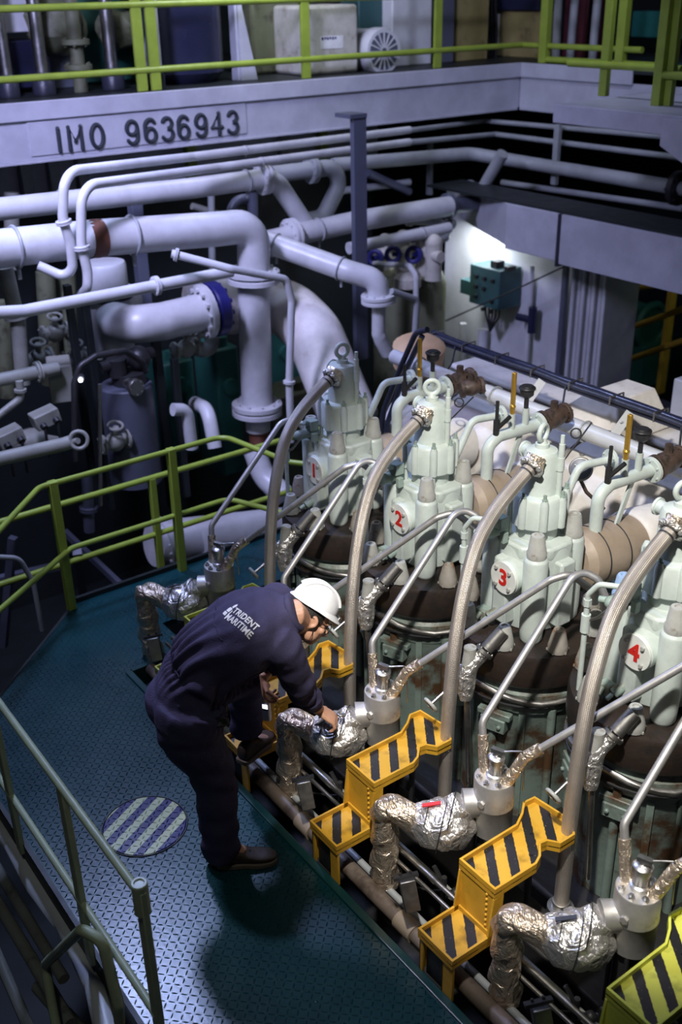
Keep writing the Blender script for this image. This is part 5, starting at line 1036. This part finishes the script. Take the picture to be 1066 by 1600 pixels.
cv.sphere(J['pel']-FD*.045+V((0, 0, -.045)), .135, (1.05, 1.05, .95), Matrix.Rotation(math.atan2(LT.y, LT.x), 3, 'Z'))
for s in 'rl':
    cv.tube(T1([J['tho']+(J[s+'s']-J['tho'])*.55, J[s+'s'], J[s+'e'], J[s+'w']+(J[s+'e']-J[s+'w'])*(.34 if s == 'r' else .20)], 5), [.085, .088, .088, .086, .084, .080, .076, .072, .068, .065, .062, .058, .054, .051, .049, .048], 18)
k_ = (J['nek']-J['chs']).normalized(); cv.tube([J['chs']+k_*.03, J['nek']+k_*.012], [.10, .070], 20)
me = fused(cv, .0070, 8, 'coverall')
me.calc_loop_triangles()
def seg_t(p, a, b): d = b-a; return max(0, min(1, (p-a).dot(d)/d.length_squared))
wst = J['pel']*.45+J['lum']*.55; tax = (J['tho']-J['pel']).normalized()
nrm = [v.normal.copy() for v in me.vertices]
for v, n in zip(me.vertices, nrm):
    p = v.co; t = (p-J['pel']).dot(tax); lat = (p-J['pel']).dot(LT); sp_ = 0
    # elastic gathers at the back of the waist and long pleats above it
    if (p-J['pel']).length < .62 and p.z > .72:
        g = math.exp(-((t-.075)/.055)**2); sp_ += g*(.009*sin(lat*230+2*noise.noise(p*9))) - .014*math.exp(-((t-.075)/.022)**2)
        g2 = max(0, min(1, (t-.06)/.06))*max(0, min(1, (.42-t)/.22)); sp_ += g2*.013*sin(lat*(150-160*max(0, t-.08))+2.2*noise.noise(p*4))*(.6+.8*abs(noise.noise(V((lat*14, t*3, 1)))))
    f = noise.noise(V((p.x*7, p.y*7, p.z*13)))*.006 + noise.noise(p*19)*.0045
    # slanting folds on sleeves and trouser legs
    if p.z < .80: f += .006*sin(p.z*52 + lat*26 + 4*noise.noise(p*5))*(.35+.65*abs(noise.noise(p*4)))
    dr = min((p-(J['re'])).length, (p-J['le']).length)
    if dr < .2: f += .0055*sin((p.z*75)+3*noise.noise(p*7))*(1-dr/.2)
    v.co = p + n*(sp_+f)
cover = bpy.data.objects.new('coverall', me); C.objects.link(cover); me.materials.clear(); me.materials.append(M['coverall_navy']); me.shade_smooth()
# ---- body
bd = MB(); torso(bd, -.022, [(.09, .08), (.165, .125), (.150, .112), (.175, .118), (.165, .10), (.065, .058)])
bd.tube(T1([J['rh'], J['rh']-V((0, 0, .12)), J['rk'], J['ra']], 5), [.085, .05, .04], 16); bd.tube(T1([J['lh'], J['lh']+(J['lk']-J['lh'])*.5, J['lk'], J['la']], 5), [.085, .05, .04], 16)
for a_ in ('ra', 'la'): bd.sphere(J[a_]-V((0, 0, .03))+FD*.05, .035, (1, 1.8, .8), Matrix.Rotation(math.atan2(FD.y, FD.x)-pi/2, 3, 'Z'))
for s in 'rl': bd.tube(T1([J['tho']+(J[s+'s']-J['tho'])*.6, J[s+'s'], J[s+'e'], J[s+'w']], 5), [.06, .05, .045, .04, .034, .026], 16)
nb = J['nek']; bd.tube([J['chs'], nb, HC-HF*.018-HU*.035], [.075, .058, .054], 18)
HM = Matrix((HR, HF, HU)).transposed()          # head axes: right, forward, up
S_ = .92
def hp(x, y, z): return HC + HM @ V((x*S_, y*S_, z*S_))
bd.sphere(hp(0, -.012, .030), .088*S_, (.86, 1.08, .98), HM, 28); bd.sphere(hp(0, .030, -.030), .068*S_, (.86, .86, 1.12), HM, 24)
bd.sphere(hp(0, .052, -.080), .036*S_, (1.05, .9, .8), HM, 18)                                   # chin
for s in (-1, 1):
    bd.sphere(hp(.043*s, .022, -.060), .032*S_, (.7, 1.3, 1), HM, 14); bd.sphere(hp(.040*s, .064, -.022), .024*S_, (1, .7, .8), HM, 14)   # jaw, cheekbone
    bd.sphere(hp(.030*s, .078, .016), .017*S_, (1.3, .6, .55), HM, 12)                           # brow
bd.tube([hp(0, .082, .008), hp(0, .098, -.018), hp(0, .106, -.034), hp(0, .090, -.042)], [.008, .011, .013, .010], 10)                  # nose
for s in (-1, 1): bd.sphere(hp(.012*s, .094, -.037), .009, n=10)
bd.tube([hp(-.022, .078, -.062), hp(0, .088, -.060), hp(.022, .078, -.062)], .0065, 8); bd.tube([hp(-.020, .077, -.071), hp(0, .087, -.072), hp(.020, .077, -.071)], .007, 8)
for s in (-1, 1):                                                                                 # ears
    bd.torus(hp(.078*s, -.008, -.004), HM @ V((s, -.35, 0)), .0215, .0068, n=20, m=8); bd.sphere(hp(.076*s, -.006, -.004), .017, (.4, 1, 1.2), HM, 12); bd.sphere(hp(.075*s, -.002, -.030), .009, n=10)
def hand(w, d, n, ts, curl, spread=.0, sc_=.92, thumb_curl=.5):
    """w wrist, d pointing direction, n palm-facing direction, ts direction of the thumb side"""
    d = d.normalized(); n = (n-d*n.dot(d)).normalized(); s = d.cross(n); s = s if s.dot(ts) > 0 else -s
    rs = []
    for t_, wd, th in ((-.02, .026, .021), (.0, .027, .019), (.03, .036, .0165), (.06, .041, .0145), (.082, .041, .012), (.092, .036, .008)): rs.append(oval(w+d*t_*sc_, s, n, wd*sc_, th*sc_, 18))
    bd.rings(rs)
    bd.sphere(w+(d*.035+s*.024+n*.009)*sc_, .019*sc_, n=12)
    for j, (o_, L) in enumerate(((.0315, .070), (.0105, .079), (-.0105, .074), (-.031, .058))):
        b0 = w+(d*.080+s*o_)*sc_; dd = (d+s*(o_*3*spread)).normalized(); c_ = curl[j]; pts = [b0-dd*.012, b0]; ang = c_*.6
        for q, f in enumerate((.44, .32, .24)):
            v2 = dd*cos(ang)+n*sin(ang); pts.append(pts[-1]+v2*L*f*sc_); ang += c_*(.9 if q == 0 else .6)
        bd.tube(pts, [.0092*sc_, .0092*sc_, .0088*sc_, .0080*sc_, .0066*sc_], 10); bd.sphere(pts[-1], .0066*sc_, n=8); bd.sphere(pts[2], .0095*sc_, n=8)
    t0 = w+(d*.022+s*.026+n*.006)*sc_; a = (d*.62+s*.72+n*.25).normalized(); t1 = t0+a*.038*sc_; a2 = (d*.80+s*(.5-thumb_curl)+n*(.2+thumb_curl)).normalized(); t2 = t1+a2*.030*sc_; t3 = t2+(a2*.7+n*.4).normalized()*.022*sc_
    bd.tube([t0, t1, t2, t3], [.014*sc_, .0112*sc_, .0098*sc_, .0075*sc_], 10); bd.sphere(t3, .0075*sc_, n=8)
dr_ = (R2*.78-U2*.52+FW*.25).normalized()
hand(J['rw'], dr_, (-U2*.75+FW*.45-R2*.3), U2*.4+FW*.6, (.75, .85, .9, .95), 1, 1.0)
dl_ = V((.10, -.05, -1))
hand(J['lw'], dl_, V((.35, .45, -.05)), FD-LT*.6, (.95, 1.05, 1.1, 1.15), .3, 1.0, .6)
bm = fused(bd, .0048, 2, 'person')
per = bpy.data.objects.new('person', bm); C.objects.link(per); bm.materials.clear(); bm.materials.append(M['skin']); bm.shade_smooth()
tag(per, 'person in navy coveralls and white hard hat bending over the pumps', 'person')
cover.parent = per
# ---- writing on the back
bv = BVHTree.FromPolygons([v.co.copy() for v in me.vertices], [tuple(p.vertices) for p in me.polygons])
hit, nn, _, _ = bv.ray_cast(CAM, ray(378, 970).normalized())
nn = (nn*.5 + (-FW)*.0 + LT.cross(tax).normalized()*(-.0)).normalized() if nn.dot(FW) < 0 else -nn
rx = (-LT - nn*(-LT).dot(nn)).normalized(); ry = nn.cross(rx); rx, ry = rx*cos(.72)+ry*sin(.72), ry*cos(.72)-rx*sin(.72)
def on_back(txt, size, off, name, poly=None):
    if poly is None:
        cu = bpy.data.curves.new(name, 'FONT'); cu.body = txt; cu.size = size; cu.align_x = 'LEFT'; cu.align_y = 'CENTER'; cu.resolution_u = 3; cu.offset = .0009; cu.space_character = 1.04
        t = bpy.data.objects.new(name, cu); C.objects.link(t); t.scale = (.92, 1.12, 1); bpy.context.view_layer.update(); m_ = bpy.data.meshes.new_from_object(t.evaluated_get(bpy.context.evaluated_depsgraph_get())); m_.transform(Matrix.Diagonal((.92, 1.12, 1, 1))); bpy.data.objects.remove(t); bpy.data.curves.remove(cu)
        b2 = bmesh.new(); b2.from_mesh(m_); bpy.data.meshes.remove(m_)
    else:
        b2 = bmesh.new()
        for pg in poly: b2.faces.new([b2.verts.new((x, y, 0)) for x, y in pg])
    bmesh.ops.triangulate(b2, faces=b2.faces[:]); bmesh.ops.subdivide_edges(b2, edges=[e for e in b2.edges if e.calc_length() > .012], cuts=2)
    for v in b2.verts:
        q = hit + rx*(v.co.x+off[0]) + ry*(v.co.y+off[1]); h_, n_, _, _ = bv.ray_cast(q+nn*.15, -nn)
        if h_ is None: h_, n_, _, _ = bv.find_nearest(q)
        v.co = h_ + nn*.0035
    for f in b2.faces: f.normal_update()
    m_ = bpy.data.meshes.new(name); b2.to_mesh(m_); b2.free(); o = bpy.data.objects.new(name, m_); C.objects.link(o); m_.materials.append(M['white_print']); o.parent = per; return o
on_back('TRIDENT', .033, (-.062, .016), 'back_lettering'); on_back('MARITIME', .033, (-.070, -.020), 'back_lettering')
on_back('', 0, (-.078, .026), 'back_emblem', [[(x*.8, y*.8) for x, y in g] for g in [[(-.020, -.055), (.004, -.060), (.004, -.040), (-.022, -.035)], [(-.018, -.032), (.006, -.036), (.010, -.012), (-.010, -.006), (-.016, -.016)], [(-.004, -.003), (.008, -.008), (.014, .012), (.006, .026), (-.002, .012)], [(.012, -.050), (.018, -.052), (.020, -.020), (.014, -.018)]]])
# ---- yoke and waist seams, pocket flap, cuffs, collar
k = MB()
def strip(pa, pb, n_, w_, th, lift=.002):
    prev = None
    for i in range(n_+1):
        q = V(pa).lerp(V(pb), i/n_); h_, n2, _, _ = bv.find_nearest(q); prev2 = h_ + n2*lift
        if prev is not None: k.cyl(prev, prev2, w_, n=6)
        prev = prev2
D_ = LT.cross(tax).normalized(); D_ = D_ if D_.z > 0 else -D_
strip(J['tho']-LT*.17+D_*.12-tax*.02, J['tho']+LT*.17+D_*.12-tax*.02, 24, .0022, 0); k.build('yoke_seam', 'coverall_navy', per); k = MB(); strip(wst-LT*.15+D_*.12, wst+LT*.15+D_*.12, 20, .0025, 0)
k.build('waist_seam', 'coverall_navy', per)
cl = MB(); c0 = J['nek']+k_*-.004; 
cl.torus(c0+V((0, 0, .006)), k_, .064, .017, n=28, m=10); cl.build('collar', 'coverall_navy', per)
for s in 'rl':
    d = (J[s+'w']-J[s+'e']).normalized(); MB().tube([J[s+'w']-d*(.112 if s == 'r' else .075), J[s+'w']-d*(.072 if s == 'r' else .035)], [.047, .045], 20).build('cuff', 'coverall_navy', per)
# ---- hair, ear cord, glasses, helmet
k = MB(); k.sphere(hp(0, -.018, .022), .094*S_, (.88, 1.06, .96), HM, 30)
for v in k.b.verts:
    l = HM.transposed() @ (v.co-HC)
    if l.y > .050 or l.z < -.058 + max(0, l.y)*1.4: v.co = HC + (v.co-HC)*.80
    v.co += (v.co-HC).normalized()*.002*noise.noise(v.co*120)
k.build('hair', 'hair_black', per)
k = MB()
for s in (-1, 1): k.tube([hp(.082*s, -.012, .012), hp(.083*s, .03, .012), hp(.070*s, .080, .006)], .0022, 6); k.torus(hp(.034*s, .092, -.002), HF, .023, .0022, n=20, m=6)
k.build('safety_glasses', 'black', per)
MB().tube([hp(.084, .004, -.008), hp(.086, .022, -.05), hp(.074, .03, -.085), hp(.03, .02, -.11)], .0016, 6, .01).build('ear_cord', 'black', per)
hh = thing('x', '', 'x'); bpy.data.objects.remove(hh)
k = MB(); hr = .092; rs = []
for i in range(9):
    th = (pi/2)*i/8; rr = cos(th); zz = sin(th)
    rs.append([hp(0, -.012, .064) + HM @ V((hr*.90*max(rr, .02)*cos(2*pi*j/40), hr*1.10*max(rr, .02)*sin(2*pi*j/40), .090*zz)) for j in range(40)])
k.rings(rs)
rim = []
for r_, z_ in ((1.0, .0), (1.10, -.010), (1.11, -.014), (1.0, -.006)):
    rim.append([hp(0, -.012, .064) + HM @ V((hr*.90*r_*cos(2*pi*j/40), hr*1.10*r_*sin(2*pi*j/40)*(1+(.24*(r_-1)/.11 if sin(2*pi*j/40) > .3 else 0)*max(0, sin(2*pi*j/40))), z_-.010*max(0, sin(2*pi*j/40))*(r_-1)/.1)) for j in range(40)])
k.rings(rim, False, True)
for x in (-.03, 0, .03): k.tube([hp(0, -.012, .064) + HM @ V((x, hr*1.10*cos(a)*.98, .090*sin(a)*sqrt_)) for a in [radians(q) for q in range(25, 160, 9)] for sqrt_ in [1.0]], .006, 8)
hat = k.build('hard_hat', 'helmet_white', per)
k = MB(); k.torus(hp(0, -.012, .058), HU, .080, .006, n=32, m=6); k.build('hat_band', 'cabinet_white', hat)
k = MB(); c = hp(0, .118, .052); k.obox(c, (.045, .014, .028), HM); k.build('hat_badge', 'steel', hat, bevel=.003)
# ---- shoes
def shoe(heel, toe, z, up=0):
    heel, toe = V((heel.x, heel.y, z)), V((toe.x, toe.y, z)); d = (toe-heel); L = d.length; d.normalize(); s = d.cross(UP)
    k = MB(); rs = []
    for t_, w_, h_, lift in ((0.0, .018, .05, .010), (.03, .032, .085, .0), (.14, .037, .100, 0), (.30, .038, .098, 0), (.42, .038, .076, 0), (.58, .042, .058, 0), (.75, .045, .050, 0), (.90, .038, .044, 0), (.98, .022, .034, .002), (1.0, .010, .026, .006)):
        c = heel+d*(t_*L); b0 = z+.022
        rs.append([V((0, 0, 0)) + c + s*w_*math.copysign(abs(cos(a))**.75, cos(a)) + UP*(.020+lift+(h_-.018)*(.5+.5*math.copysign(abs(sin(a))**.7, sin(a)))) for a in [2*pi*i/20 for i in range(20)]])
    k.rings(rs); u = k.build('shoe', 'shoe_brown', per, sub=1)
    k = MB(); k.prism([tuple((heel+d*(t_*L)+s*w_*sg)[:2]) for sg, seq in ((1, ((-.02, .02), (0, .033), (.2, .040), (.45, .039), (.7, .049), (.9, .042), (1.0, .022))), (-1, ((1.0, .022), (.9, .042), (.7, .049), (.45, .039), (.2, .040), (0, .033), (-.02, .02)))) for t_, w_ in seq], z, z+.024)
    k.build('sole', 'shoe_sole', u, bevel=.004)
    k = MB()
    for i in range(4): c = heel+d*L*(.40+.075*i)+UP*(.083-.010*i); k.tube([c-s*.026-UP*.010, c+UP*.004, c+s*.026-UP*.010], .0032, 6)
    k.build('laces', 'hair_black', u)
hl_, to_ = az(340, 1346, .02), az(433, 1338, .02)
shoe(hl_, to_, 0.0); shoe(az(377, 1186, .23), az(425, 1143, .23), .222-.022)
# ---- carried things
dv = thing('handheld_meter', 'white handheld meter with lit window in the man left hand', 'meter', lhand+V((.012, -.02, -.09))); c = ay(417, 1112, 1.875); Rm = frame((0, 0, 0), HR*.3+V((.7, .6, 0)), (0, .1, 1)).to_3x3()
MB().obox(c, (.034, .085, .022), Rm).build('case', 'helmet_white', dv, bevel=.005); MB().obox(c+Rm@V((0, .030, .011)), (.026, .020, .004), Rm).build('window', 'screen_glow', dv); MB().obox(c+Rm@V((0, .016, .0115)), (.030, .006, .003), Rm).build('trim', 'black', dv)
sp0 = J['rf']+V((.01, .02, -.02)); spn_ = thing('spanner', 'small steel spanner in the man right hand on the foil pipe', 'spanner', sp0); k = MB(); e0, e1 = ay(492, 1132, 2.10), ay(533, 1116, 2.16); k.beam(e0, e1, .014, .007); k.torus(e1, (0, .2, 1), .014, .006, n=14, m=6); k.build('spanner_body', 'steel', spn_, bevel=.002)
gp, gn, _, _ = bv.ray_cast(CAM, ray(342, 1128).normalized())
if gp is None: gp, gn, _, _ = bv.find_nearest(ay(342, 1128, 1.55))
gv = thing('work_gloves', 'dark work gloves with yellow trim tucked in the hip pocket', 'gloves', gp); k = MB()

gx = (-LT*.3+FD).normalized()
for i in range(4): k.tube([gp+gx*(.014*(i-1.5))+gn*.006, gp+gx*(.016*(i-1.5))+gn*.020+V((0, 0, .014)), gp+gx*(.018*(i-1.5))+gn*.022+V((0, 0, -.014+.006*(i%2)))], [.009, .010, .008], 10)
k.sphere(gp+gn*.004, .026, (1.2, 1.2, .6), n=14)
k.build('glove', 'rubber', gv); k = MB(); k.sphere(gp+V((-.03, -.035, .0)), .011, n=10); k.sphere(gp+V((-.035, -.04, -.012)), .008, n=8); k.build('cuff_trim', 'brass', gv)
# ================================================================== LIGHT
w = bpy.data.worlds.new('world'); sc.world = w; w.use_nodes = True
w.node_tree.nodes['Background'].inputs[0].default_value = (.10, .11, .22, 1); w.node_tree.nodes['Background'].inputs[1].default_value = .06
def area(name, loc, target, size, col, power, sy=None, spread=None):
    l = bpy.data.lights.new(name, 'AREA'); l.energy = power; l.color = col; l.shape = 'RECTANGLE'; l.size = size; l.size_y = sy or size
    if spread: l.spread = radians(spread)
    o = bpy.data.objects.new(name, l); C.objects.link(o); o.location = loc; o.rotation_euler = (V(target)-V(loc)).to_track_quat('-Z', 'Y').to_euler(); return o
def spot(name, loc, target, col, power, ang, blend=.4, r=.05):
    l = bpy.data.lights.new(name, 'SPOT'); l.energy = power; l.color = col; l.spot_size = radians(ang); l.spot_blend = blend; l.shadow_soft_size = r
    o = bpy.data.objects.new(name, l); C.objects.link(o); o.location = loc; o.rotation_euler = (V(target)-V(loc)).to_track_quat('-Z', 'Y').to_euler(); return o
spot('engine_floodlight', (-1.1, .75, 4.8), (-2.5, 3.4, .9), (1, .96, .90), 1320, 43, .35, .10)
area('deck_lamp', (-6.7, 2.4, 5.3), (-3.2, 1.6, 0), .4, (.45, .56, 1.0), 75, .6, 110)
area('violet_lamp', (-5.0, 1.0, 4.9), (-7.4, 3.8, 1.6), .5, (.56, .57, 1.0), 100, 1.2, 92)
area('upper_deck_lamp', (-7.6, 5.0, 4.6), (-9.4, 5.0, 2.9), .4, (.80, .86, 1.0), 45, 1.6)
area('cabinet_lamp', (-7.4, 6.86, 1.32), (-7.3, 7.0, .2), .15, (.88, .94, 1), 15, .5)
area('opening_fill', (-5.2, 8.9, 2.0), (-5.8, 9.6, 0), .3, (.7, .9, .7), 5)  # added greenish fill so the machine and yellow rail in the opening show
spot('back_fill_spot', (-4.9, .9, 4.9), (-3.06, 1.78, 1.0), (.74, .72, 1.0), 480, 21, .6, .15)  # narrow violet fill, added to brighten the bent man's back
area('rail_fill', (-1.6, -.2, 4.9), (-1.9, 1.4, .3), .5, (.9, .95, .85), 18)  # dim fill added to lift the near guard rail
area('right_deck_lamp', (-5.5, 6.6, 4.6), (-7, 8.5, 2.6), .4, (.65, .7, 1), 25)
sc.view_settings.view_transform = 'Standard'; sc.view_settings.look = 'None'; sc.view_settings.gamma = 1; sc.view_settings.exposure = 0
sc.cycles.use_denoising = True; sc.cycles.max_bounces = 6
